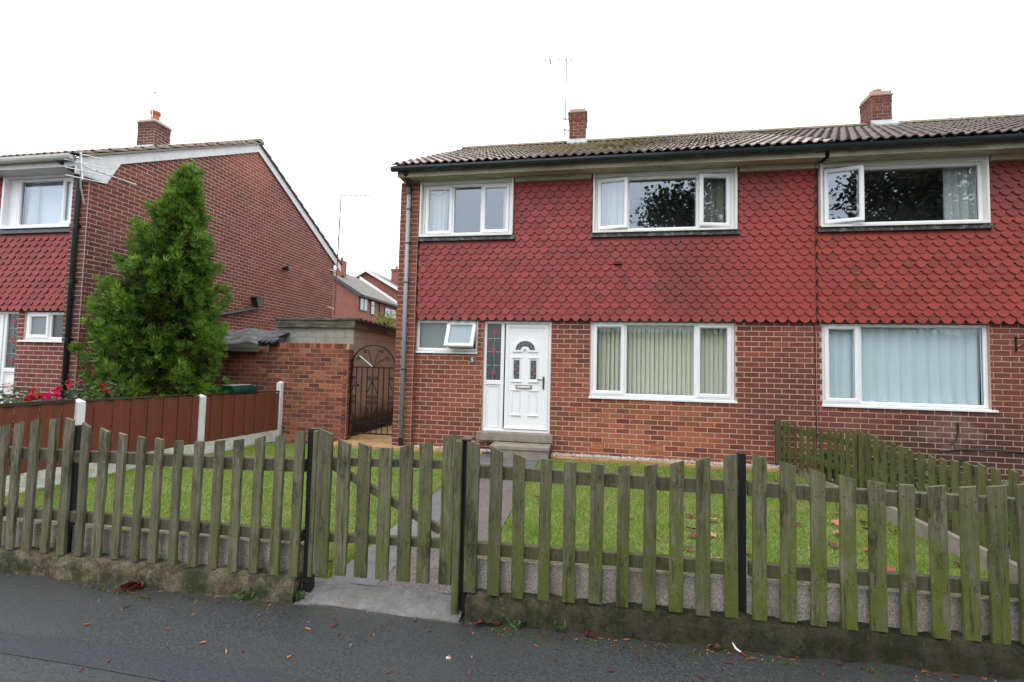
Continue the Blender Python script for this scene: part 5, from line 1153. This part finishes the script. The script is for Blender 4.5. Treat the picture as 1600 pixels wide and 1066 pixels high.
# ================================================================== vegetation
def leaf_cloud(name, mats, centres, dirs, size, shape, rng_, kind=None, parent=None, label=None, spread=.5):
    """one mesh of small leaf sprays: shape = local verts (n,3) and faces"""
    sv, sf = shape; n = len(centres); vs = np.empty((n * len(sv), 3)); k = len(sv)
    for i in range(n):
        d = dirs[i] + rng_.normal(size=3) * spread * .5; d /= np.linalg.norm(d) + 1e-9
        a = np.cross(d, rng_.normal(size=3)); a /= np.linalg.norm(a) + 1e-9; b_ = np.cross(d, a)
        s_ = size * rng_.uniform(.65, 1.35); vs[i * k:(i + 1) * k] = centres[i] + s_ * (sv[:, :1] * a + sv[:, 1:2] * d + sv[:, 2:3] * b_)
    fs = [tuple(q + i * k for q in f) for i in range(n) for f in sf]
    me = bpy.data.meshes.new(name); me.from_pydata(vs.tolist(), [], fs); me.materials.append(M(mats)); me.update(); return link(name, me, parent, kind, label)
def fan_shape(nl=9):
    v = []; f = []
    for k in range(nl):
        t_ = k / (nl - 1); a = (t_ - .5) * 2.3; base = .15 + .35 * abs(t_ - .5); L = .50 + .55 * math.cos(a); w = .062
        p0 = np.array([math.sin(a) * base * .3, base * .5, 0]); dv = np.array([math.sin(a), math.cos(a), .22 * math.sin(5 * a)]); pr = np.array([math.cos(a), -math.sin(a), 0]); o = len(v)
        v += [p0 - pr * w, p0 + pr * w, p0 + dv * L * .6 + pr * w * .9, p0 + dv * L, p0 + dv * L * .6 - pr * w * .9]; f += [(o, o + 1, o + 2, o + 3, o + 4)]
    return np.array(v), f
FAN = fan_shape(7)
LEAF = (np.array([(-.0, 0, 0), (.22, .35, .05), (.16, .75, .02), (0, 1, -.06), (-.16, .75, .02), (-.22, .35, .05)]), [(0, 1, 2, 3), (0, 3, 4, 5)])
# cypress
CY = thing('cypress_tree', 'bushy bright green conifer in front of the left gable wall', 'tree', (-4.1, -1.2, -.1))
m = MB(); m.tube([(-4.1, -1.2, -.2), (-4.08, -1.2, 1.5), (-3.88, -1.18, 3.2), (-3.70, -1.2, 4.4)], [.11, .09, .05, .015], 9); tk = m.obj('trunk', 'bark', CY, smooth=True)
lm = MB(); r2 = np.random.default_rng(21); C_, D_, CI, DI = [], [], [], []
zs_ = np.array([-.1, .3, .76, .98, 1.41, 1.86, 2.53, 3.2, 3.6, 4.0, 4.4, 4.76]); rs_ = np.array([.70, .78, .88, .96, .98, .96, .80, .62, .46, .28, .10, .01]); ax_ = np.array([-4.0, -3.98, -3.97, -4.03, -4.14, -4.13, -3.98, -3.87, -3.86, -3.80, -3.70, -3.665])
cl = [(r2.uniform(0, 1) ** 1.15 * 4.6, r2.uniform(0, 2 * math.pi), r2.uniform(.55, .86)) for _ in range(430)] + [(r2.uniform(.3, 4.2), r2.uniform(0, 6.28), r2.uniform(.9, 1.08)) for _ in range(70)] + [(4.02, 3.3, .55), (4.1, 3.0, .5), (3.9, 3.5, .7), (4.2, .2, .3), (3.2, 3.14, .9), (3.0, 2.9, .95), (4.3, 5, .1), (4.42, 5, .05), (4.6, 5, .05), (4.72, 2, .0)]
for (z, a, q) in cl:
    rad = float(np.interp(z, zs_, rs_)) * (.84 + .17 * math.sin(3 * a + 2.1 * z) * math.sin(2.6 * z + a) + .10 * math.sin(6 * a + 4.3 * z)); xc = float(np.interp(z, zs_, ax_)); ov = np.array([math.cos(a), math.sin(a), 0.])
    od = ov * r2.uniform(.5, 1.0) + np.array([0, 0, r2.uniform(.9, 1.7)]); od /= np.linalg.norm(od); L = r2.uniform(.22, .46) * (.65 if z > 3.6 else 1)
    base = np.array([xc, -1.2, z]) + ov * rad * q - od * L * .35
    if z < 4.2: lm.tube([(xc, -1.2, max(z - .4, .05)), tuple(base)], [.016, .006], 5)
    for k in range(int((26 if z < 3.1 else 15) + 14 * r2.uniform())):
        t_ = r2.uniform(0, 1); p = base + od * L * t_ + r2.normal(size=3) * (.075 * (1.1 - .85 * t_)); C_.append(p); D_.append(od + r2.normal(size=3) * .22 + ov * .15)
for c in range(2600):
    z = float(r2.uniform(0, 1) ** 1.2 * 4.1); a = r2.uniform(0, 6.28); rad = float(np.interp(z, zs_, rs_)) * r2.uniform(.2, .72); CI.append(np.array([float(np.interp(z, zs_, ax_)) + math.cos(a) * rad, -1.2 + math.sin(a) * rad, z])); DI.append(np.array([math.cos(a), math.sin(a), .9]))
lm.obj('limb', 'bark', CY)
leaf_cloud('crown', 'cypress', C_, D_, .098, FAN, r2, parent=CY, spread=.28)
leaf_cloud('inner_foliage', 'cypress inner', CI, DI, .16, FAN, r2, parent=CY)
# roses
def bush(name, label, cat, x, y, z0, ztop, rad, nleaf, leafmat, lsize, flowers, seed, group=None, stems=7):
    r3 = np.random.default_rng(seed); t = thing(name, label, cat, (x, y, z0), group); m = MB(); C1, D1 = [], []
    tips = []
    for k in range(stems):
        a = r3.uniform(0, 6.28); tip = np.array([x + math.cos(a) * rad * r3.uniform(.3, 1), y + math.sin(a) * rad * r3.uniform(.3, 1), z0 + (ztop - z0) * r3.uniform(.75, 1.0)]); tips.append(tip); mid = np.array([x, y, z0]) * .4 + tip * .6 + r3.normal(size=3) * .03; m.tube([(x, y, z0), tuple(mid), tuple(tip)], [.009, .007, .003], 5)
    m.obj('stem', 'bark', t)
    for k in range(nleaf):
        tip = tips[k % stems]; u = 1 - r3.uniform(0, 1) ** 1.5 * .75; p = np.array([x, y, z0]) * (1 - u) + tip * u + r3.normal(size=3) * .055; C1.append(p); D1.append(np.array([*(r3.normal(size=2)), .25]))
    leaf_cloud('foliage', leafmat, C1, D1, lsize, LEAF, r3, parent=t)
    for (fx, fy, fz, fr, fm) in flowers:
        c_, d_ = [], []
        for k in range(14): dv = r3.normal(size=3); dv /= np.linalg.norm(dv); c_.append(np.array([fx, fy, fz]) + dv * fr * .25); d_.append(dv)
        leaf_cloud('flower', fm, c_, d_, fr, (LEAF[0] * np.array([1.8, 1, 1]), LEAF[1]), r3, parent=t)
    return t
bush('rose_bush', 'rose bush with pale fading blooms before the far left door', 'rose bush', -3.75, -3.45, GZ, 1.12, .20, 170, 'rose leaf', .085, [(-3.7, -3.40, .92, .06, 'rose pale'), (-3.68, -3.5, 1.02, .045, 'rose pale')], 31)
bush('rose_bush', 'rose bush with a cluster of bright red roses above the fence', 'rose bush', -3.75, -3.16, GZ, .96, .20, 170, 'rose leaf', .08, [(-3.66, -3.28, .92, .06, 'rose red'), (-3.66, -3.22, .90, .055, 'rose red'), (-3.68, -3.26, .96, .05, 'rose red'), (-3.64, -3.30, .88, .05, 'rose red')], 32)
bush('rose_bush', 'rose bush with one vivid pink rose above the fence', 'rose bush', -3.75, -2.92, GZ, 1.0, .18, 150, 'rose leaf', .08, [(-3.68, -3.02, .90, .075, 'rose pink'), (-3.7, -2.97, .97, .05, 'rose red')], 33)
bush('rose_bush', 'tall rose bush with small red buds by the black downpipe', 'rose bush', -3.8, -2.66, GZ, 1.12, .22, 200, 'rose leaf', .085, [(-3.75, -2.78, 1.05, .045, 'rose red'), (-3.72, -2.68, 1.06, .04, 'rose red'), (-3.7, -2.74, .88, .03, 'rose pale')], 34)
bush('rose_bush', 'rose bush with a dark red bloom right of the white fence post', 'rose bush', -3.8, -2.25, GZ, 1.08, .25, 230, 'rose leaf', .085, [(-3.72, -2.30, .93, .05, 'rose red'), (-3.75, -2.33, 1.0, .03, 'rose red')], 35)
bush('rose_bush', 'rose bush with a single small red bloom under the conifer', 'rose bush', -3.7, -1.55, GZ, .93, .3, 160, 'rose leaf', .08, [(-3.6, -1.58, .92, .045, 'rose red'), (-3.7, -1.9, .92, .03, 'rose red')], 36)
bush('shrub', 'yellow green shrub peeping over the garage roof beside the house corner', 'shrub', -4.61, 9.0, GZ, 3.51, .50, 1100, 'shrub yellow', .14, [], 37, stems=14)
# neighbour's border plants
spots = [(6.8, -.45, .35, 'plant leaf'), (7.0, -1.0, .30, 'plant pale'), (6.85, -1.55, .38, 'plant leaf'), (7.15, -2.0, .32, 'plant leaf'), (6.9, -2.45, .30, 'plant pale'), (7.3, -1.4, .42, 'plant leaf'), (7.4, -2.7, .34, 'plant leaf'), (7.5, -.7, .36, 'plant leaf'), (7.0, -3.1, .22, 'plant leaf'), (7.7, -2.0, .40, 'plant pale'), (7.9, -1.1, .38, 'plant leaf'), (7.0, -.2, .3, 'plant leaf')]
for i, (x, y, h, mt) in enumerate(spots):
    bush('border_plant', 'low leafy green plant in the earth bed behind the dividing fence' if mt == 'plant leaf' else 'low pale leaved plant in the earth bed behind the dividing fence', 'plant', x, y, GZ - .02, GZ + h, .26, 110, mt, .11, [], 60 + i, group='border plants behind the dividing fence' if mt == 'plant leaf' else 'pale border plants behind the dividing fence')
pebbles('bed_stones', [(6.7, 7.6, -1.9, -.6)], 160, 'chips', .04, GZ)
# weeds and moss on the kerb line
for i, (x, y, lab) in enumerate([(3.14, -5.155, 'small green weed growing at the kerb foot right of the gate'), (1.02, -5.165, 'tiny weed sprouting at the kerb foot left of the gate'), (1.37, -5.12, 'tuft of weed at the foot of the left gate post'), (2.87, -5.155, 'small weed beside the red leaf clump near the gate')]):
    r3 = np.random.default_rng(80 + i); c_ = [np.array([x, y, pz(x) + .012]) + r3.normal(size=3) * np.array([.02, .008, .008]) for _ in range(22 if i == 2 else 12)]; o = leaf_cloud('weed', 'plant leaf', c_, [np.array([r3.normal(), r3.normal() * .4 - .3, .9]) for _ in c_], .055 if i != 2 else .07, LEAF, r3); o['label'] = lab; o['category'] = 'weed'
# grass
def grass(n, seed):
    r4 = np.random.default_rng(seed); X = r4.uniform(-2.9, 6.40, n); Y = -4.93 + 4.62 * r4.uniform(0, 1, n) ** 1.15
    keep = ~((X > 1.47) & (X < 2.51)) & ~((X < -.0) & (Y > -.36)) & (X > -3.02 + .0975 * (Y + 3.9) + .05); thin = .5 + .25 * np.sin(2.1 * X + 1.3 * Y) + .25 * np.sin(3.7 * Y - 1.9 * X + 1); keep &= r4.uniform(0, 1, n) < .62 + .5 * thin; X, Y = X[keep], Y[keep]; n = len(X); edge = np.minimum.reduce([np.abs(X - 1.48), np.abs(X - 2.50), np.abs(Y + 4.95), np.abs(X - 6.42)]); eb = np.clip(1 - edge / .07, 0, 1)
    hgt = r4.uniform(.016, .038, n) * (1 + .45 * np.sin(5.3 * X + 2 * Y) * np.sin(4.1 * Y - X)) * (1 + 1.1 * eb); a = r4.uniform(0, 2 * np.pi, n); w = r4.uniform(.0028, .005, n); ln = r4.normal(0, .016, (n, 2)); z = np.full(n, GZ - .008)
    V = np.empty((n, 3, 3)); V[:, 0] = np.stack([X - np.cos(a) * w, Y - np.sin(a) * w, z], 1); V[:, 1] = np.stack([X + np.cos(a) * w, Y + np.sin(a) * w, z], 1); V[:, 2] = np.stack([X + ln[:, 0], Y + ln[:, 1], z + hgt], 1)
    me = bpy.data.meshes.new('grass'); me.vertices.add(n * 3); me.vertices.foreach_set('co', V.reshape(-1)); me.loops.add(n * 3); me.loops.foreach_set('vertex_index', np.arange(n * 3, dtype=np.int32)); me.polygons.add(n); me.polygons.foreach_set('loop_start', np.arange(0, n * 3, 3, dtype=np.int32)); me.polygons.foreach_set('loop_total', np.full(n, 3, dtype=np.int32)); me.update(calc_edges=True); me.validate(); me.materials.append(M('grass')); return link('grass', me, None, 'stuff')
grass(330000, 5)
# fallen leaves
def leaf_mesh(k):
    r5 = random.Random(k + 400); m = MB(); n = 10; out_ = []
    for i in range(n):
        a = 2 * math.pi * i / n; r_ = (.5 + .35 * (i % 2) + r5.uniform(-.1, .1)) * (1.25 if i == 0 else 1); out_.append((r_ * math.cos(a) * 1.2, r_ * math.sin(a) * .75, .28 * abs(math.sin(a)) * r5.uniform(.3, 1.2) + .12 * (i % 2)))
    m.add([(0, 0, .03)] + out_, [(0, 1 + i, 1 + (i + 1) % n) for i in range(n)]); return m.mesh('fallen_leaf', 'dead leaf')
def curl_mesh(k):
    r5 = random.Random(k + 500); m = MB(); m.tube([(-.5, 0, .08), (-.2, .07 * r5.uniform(-1, 1), .1), (.2, .1 * r5.uniform(-1, 1), .12), (.55, .12, .1)], [.05, .15, .13, .03], 6); return m.mesh('fallen_leaf', 'dead leaf')
LM = [leaf_mesh(k) for k in range(4)]; CM = [curl_mesh(k) for k in range(3)]
def drop(me, x, y, z, s_, label, group):
    o = link('fallen_leaf', me); o.location = (x, y, z); o.rotation_euler = (random.uniform(-.25, .25), random.uniform(-.25, .25), random.uniform(0, 6.28)); o.scale = (s_, s_ * random.uniform(.75, 1.1), s_); o['label'] = label; o['category'] = 'leaf'; o['group'] = group
PAV = [(1.39,-5.27),(1.65,-5.41),(1.79,-5.35),(1.86,-5.43),(1.71,-5.67),(2.29,-5.69),(2.25,-5.21),(2.37,-5.3),(2.56,-5.52),(2.68,-5.49),(2.7,-5.62),(.89,-5.24),(.84,-5.56),(1.15,-5.64),(1.34,-5.69),(1.43,-5.67),(.8,-5.87),(.73,-5.95),(.32,-5.61),(3.01,-5.33),(3.13,-5.33),(3.13,-5.44),(3.2,-5.22),(3.42,-5.47),(3.57,-5.34),(3.73,-5.20),(3.87,-5.44),(4.15,-5.20),(4.05,-5.29),(4.33,-5.18),(4.43,-5.17),(4.63,-5.19),(4.77,-5.22),(4.95,-5.2),(5.04,-5.18),(5.17,-5.19),(3.43,-5.17),(3.52,-5.175),(3.63,-5.18),(5.31,-5.18),(1.1,-5.19),(2.28,-5.17),(.35,-5.4),(4.5,-5.3)]
for x, y in PAV: drop(random.choice(CM), x, y, pz(x) + .004, random.uniform(.026, .042), 'small curled orange brown leaf lying on the grey pavement', 'curled leaves on the pavement')
LWN = [(4.33,-2.89),(4.54,-2.97),(4.26,-3.29),(4.24,-3.48),(4.43,-3.42),(4.14,-3.80),(4.61,-3.80),(5.43,-3.44),(5.68,-3.48),(6.08,-2.67),(5.98,-2.90),(5.64,-3.10),(6.22,-2.88),(6.24,-3.65),(5.61,-3.90),(5.81,-3.99),(5.86,-1.03),(5.94,-2.45),(1.25,-4.15),(1.26,-4.50),(1.37,-4.71),(3.71,-3.15),(3.91,-3.63),(3.04,-4.16),(2.70,-2.6),(-1.26,-4.22),(5.77,-2.77),(5.37,-2.90),(-.10,-3.58),(4.29,-4.02)]
for x, y in LWN: drop(random.choice(LM), x, y, GZ + .022, random.uniform(.04, .068) if x > 4 else random.uniform(.025, .045), 'brown fallen leaf lying on the front lawn', 'fallen leaves on the lawn')
def clump(x, y, z, n, s_, label, seed):
    r5 = random.Random(seed); m = MB()
    for k in range(n):
        cx, cy = x + r5.uniform(-1.2, 1.2) * s_, y + r5.uniform(-.25, .3) * s_; rr_ = s_ * r5.uniform(.35, .6); o = []
        q = Matrix.Rotation(r5.uniform(0, 6), 3, 'Z') @ Matrix.Rotation(r5.uniform(-.7, .7), 3, 'X')
        for i in range(8): a = i * .785; o.append(tuple(q @ Vector((rr_ * math.cos(a) * (1 + .4 * (i % 2)), rr_ * math.sin(a) * .6, rr_ * .5 * abs(math.sin(a)))) + Vector((cx, cy, z + .012 + .3 * s_ * r5.uniform(0, .6)))))
        m.add([(cx, cy, z + .01 + .2 * s_ * r5.uniform(0, .6))] + o, [(0, 1 + i, 1 + (i + 1) % 8) for i in range(8)])
    o = solo(m, 'leaf_clump', 'dark leaf', label, 'leaves'); return o
clump(.19, -5.19, pz(.2), 7, .075, 'heap of wet dark red leaves against the left kerb', 1); clump(2.68, -5.185, pz(2.7), 4, .06, 'wet dark red leaf at the kerb just right of the gate', 2); clump(4.0, -5.175, pz(4), 3, .035, 'dark wet leaves at the kerb foot on the right', 3); clump(3.32, -5.175, pz(3.3), 3, .035, 'pair of reddish leaves by the kerb below the right fence', 4)
m = MB(); m.tube([(4.10, -5.165, pz(4.1) + .045), (4.115, -5.172, pz(4.1) + .02), (4.14, -5.18, pz(4.1) + .007)], [.003, .006, .004], 6); solo(m, 'litter', 'litter white', 'white crumpled scrap of paper by the right kerb', 'litter')
m = MB(); m.box(2.545, 2.57, -5.525, -5.517, pz(2.55) + .002, pz(2.55) + .009); solo(m, 'litter', 'litter white', 'tiny white stub lying alone on the pavement', 'litter')
mv, mf = [], []; r7 = np.random.default_rng(70)
for (x, y, rx, ry) in ((-.05, -5.22, .14, .035), (.12, -5.25, .08, .025), (.30, -5.27, .05, .02), (.38, -5.27, .04, .018), (2.86, -5.24, .06, .02), (3.05, -5.22, .08, .02), (3.3, -5.23, .10, .025), (3.9, -5.21, .08, .018), (4.35, -5.23, .08, .02), (4.8, -5.2, .1, .015), (.7, -5.22, .1, .015), (1.15, -5.21, .06, .012)):
    for k in range(int(9000 * rx * ry) + 60):
        px, py = x + r7.normal() * rx * .55, y + r7.normal() * ry * .55; a = r7.uniform(0, 6.28); w_ = .004; z = pz(px); o = len(mv)
        mv += [(px - math.cos(a) * w_, py - math.sin(a) * w_, z), (px + math.cos(a) * w_, py + math.sin(a) * w_, z), (px + r7.normal() * .004, py + r7.normal() * .004, z + r7.uniform(.004, .011))]; mf.append((o, o + 1, o + 2))
m = MB(); m.v = mv; m.f = mf; m.m = [0] * len(mf); m.obj('pavement_moss', 'moss', kind='stuff')

mv, mf = [], []
for k in range(520):
    x = r7.uniform(-2, 6.6) if k % 3 else r7.choice([.2, 1.3, 2.7, 3.4, 4.1, 5.0]) + r7.normal() * .15; y = -5.17 - abs(r7.normal()) * (.035 if k % 2 else .16); z = pz(x) + .003; a = r7.uniform(0, 6.28); l = r7.uniform(.004, .013); w_ = r7.uniform(.002, .005); o = len(mv)
    for (p, q, h_) in ((-l, -w_, 0), (l, -w_ * .6, .003), (l * .9, w_, .005), (-l * .8, w_ * .8, .002)): mv.append((x + p * math.cos(a) - q * math.sin(a), y + p * math.sin(a) + q * math.cos(a), z + h_))
    mf.append((o, o + 1, o + 2, o + 3))
m = MB(); m.v = mv; m.f = mf; m.m = [0] * len(mf); m.obj('leaf_litter', 'litter brown', kind='stuff')

# ================================================================== houses far behind
BA = thing('distant_house', 'distant brick house with dark framed windows seen between the two houses', 'house', (-18, 27, 0))
ax = -14.0; ze_ = 6.62; tr = .62
m = MB(); m.prism([(24, -.5), (31, -.5), (31, ze_), (24, ze_)], 'x', ax - .25, ax); wa = m.obj('wall', 'brick far', BA)
m = MB(); m.prism([(ax - .26, -.5), (ax - .26, ze_ + .1), (ax - 4.0, ze_ + 4 * tr - .1), (ax - 8, ze_), (ax - 8, -.5)][::-1], 'y', 24, 24.25); m.obj('gable_wall', 'brick far', BA)
m = MB(); m.add([(ax + .3, 23.8, ze_ - .15), (ax + .3, 31.3, ze_ - .15), (ax - 4.0, 31.3, ze_ + 4 * tr), (ax - 4.0, 23.8, ze_ + 4 * tr), (ax - 8.3, 31.3, ze_ - .15), (ax - 8.3, 23.8, ze_ - .15)], [(0, 1, 2, 3), (3, 2, 4, 5)]); m.obj('roof', 'far roof', BA)
m = MB(); m.add([(ax + .32, 23.75, ze_ - .38), (ax + .32, 23.75, ze_ - .12), (ax - 4.0, 23.75, ze_ + 4 * tr + .03), (ax - 4.0, 23.75, ze_ + 4 * tr - .24), (ax + .32, 23.8, ze_ - .38), (ax + .32, 23.8, ze_ - .12), (ax - 4, 23.8, ze_ + 4 * tr + .03), (ax - 4, 23.8, ze_ + 4 * tr - .24)], [(0, 1, 2, 3), (1, 5, 6, 2), (0, 3, 7, 4)]); m.obj('verge_board', 'far verge', BA)
m = MB(); m.box(ax + .01, ax + .36, 23.9, 31, ze_ - .32, ze_ - .20); m.obj('gutter', 'far frame', BA); m = MB(); m.box(ax + .002, ax + .08, 27.4, 27.5, 2, ze_ - .3); m.obj('downpipe', 'far frame', BA)
for (ya, yb, za, zb, mull) in ((24.12, 25.3, 5.28, 6.36, 1), (25.85, 26.5, 5.15, 6.3, 0), (28.4, 30.6, 5.2, 6.1, 1)):
    m = MB(); m.box(ax + .002, ax + .06, ya, yb, za, zb); wi = m.obj('window', 'far frame', BA); n_ = 2 if mull else 1
    for k in range(n_):
        a = ya + (yb - ya) * k / n_ + .07; b_ = ya + (yb - ya) * (k + 1) / n_ - .07; m = MB(); m.box(ax + .055, ax + .075, a, b_, za + .08, zb - .08 - (.35 if not mull else 0)); m.obj('pane', 'far glass', wi)
        if not mull: m = MB(); m.box(ax + .055, ax + .075, a, b_, zb - .36, zb - .07); m.obj('pane', 'far glass', wi)
BB = thing('distant_house', 'taller distant brick house end with white verge and chimney behind', 'house', (-20, 38, 0))
bx_, bz_ = -18.6, 10.45; tq = .56
m = MB(); m.prism([(bx_ - 5, -.5), (bx_ + 5, -.5), (bx_ + 5, bz_ - 5 * tq), (bx_, bz_ - .0), (bx_ - 5, bz_ - 5 * tq)], 'y', 34, 34.3); m.obj('gable_wall', 'brick far', BB)
m = MB(); m.add([(bx_ - 5.3, 33.7, bz_ - 5.3 * tq + .1), (bx_, 33.7, bz_ + .1), (bx_ + 5.3, 33.7, bz_ - 5.3 * tq + .1), (bx_ - 5.3, 43, bz_ - 5.3 * tq + .1), (bx_, 43, bz_ + .1), (bx_ + 5.3, 43, bz_ - 5.3 * tq + .1)], [(0, 1, 4, 3), (1, 2, 5, 4)]); m.obj('roof', 'far roof', BB)
for s_ in (-1, 1):
    m = MB(); q = [(bx_ + s_ * 5.3, bz_ - 5.3 * tq - .2), (bx_, bz_ - .2), (bx_, bz_ + .1), (bx_ + s_ * 5.3, bz_ - 5.3 * tq + .1)]; m.prism(q if s_ == 1 else q[::-1], 'y', 33.62, 33.7); m.obj('verge_board', 'far white', BB)
m = MB(); m.box(-17.0, -16.2, 36, 36.7, 9.0, 11.0); m.box(-17.07, -16.13, 35.93, 36.77, 10.8, 10.95); cb_ = m.obj('chimney', 'brick far', BB); m = MB(); m.lathe((-16.6, 36.35, 11.0), [(.14, 0), (.11, .35), (.13, .37)], 10); m.obj('chimney_pot', 'terracotta', cb_)
m = MB(); 
for k in range(26): f_ = k / 26; yy = 25.8 + 8.2 * f_; m.box(-14.6 - 3.9 + 3.9 * (1 - 0) * 0 - 0, -14.6, yy, yy + .01, 0, .01) if False else None
m = MB(); m.add([(-13.75, 31.2, 6.42), (-17.9, 31.2, 9.02), (-17.9, 31.2, 9.30), (-13.75, 31.2, 6.70), (-13.75, 31.35, 6.42), (-17.9, 31.35, 9.02), (-17.9, 31.35, 9.30), (-13.75, 31.35, 6.70)], [(0, 3, 2, 1), (3, 7, 6, 2), (0, 1, 5, 4), (4, 5, 6, 7)]); m.obj('stepped_flashing', 'far white', BB)
m = MB(); m.box(-16.85, -16.25, 25.5, 26.0, 8.2, 9.45); m.lathe((-16.5, 25.7, 9.45), [(.12, 0), (.10, .25), (.12, .27)], 10); m.obj('chimney', 'brick far', BA)

# ================================================================== across the street (seen in the window glass)
t = thing('broadleaf_tree', 'large dark tree across the street, seen mirrored in the upper windows', 'tree', (13.5, -17, -.3))
m = MB(); m.tube([(13.5, -17, -.6), (13.4, -17, 3), (13.2, -17, 7), (13, -17, 10)], [.45, .38, .25, .08], 10)
r6 = np.random.default_rng(99); c_, d_ = [], []
for k in range(9): a = k * .7; m.tube([(13.3, -17, 4 + .4 * k), (13.3 + 4.5 * math.cos(a), -17 + 3.5 * math.sin(a), 7.5 + .4 * k)], [.16, .04], 6)
m.obj('trunk', 'bark', t)
for k in range(260):
    v = r6.normal(size=3); v /= np.linalg.norm(v); cc = np.array([14.4, -17, 8.2]) + v * np.array([8.3, 5.0, 5.4]) * r6.uniform(.35, 1.0) ** .5
    for q in range(240): p = cc + r6.normal(size=3) * .55; c_.append(p); d_.append(r6.normal(size=3))
leaf_cloud('crown', 'dark tree', c_, d_, .20, (LEAF[0] * np.array([1.6, 1, 1]), LEAF[1]), r6, parent=t)
m = MB(); m.box(-40, 40, -24, -22, -.6, 3.7); hd = m.obj('reflection_hedge_core', 'cypress inner', kind='stuff')  # unseen dark mass added only to be reflected in the ground floor glass
c_ = [np.array([r6.uniform(-40, 40), -22 + r6.normal() * .12, r6.uniform(-.4, 3.85)]) for _ in range(11000)]
leaf_cloud('reflection_hedge_foliage', 'dark tree', c_, [np.array([r6.normal(), 1.0, r6.normal()]) for _ in c_], .3, (LEAF[0] * np.array([1.6, 1, 1]), LEAF[1]), r6, kind='stuff')
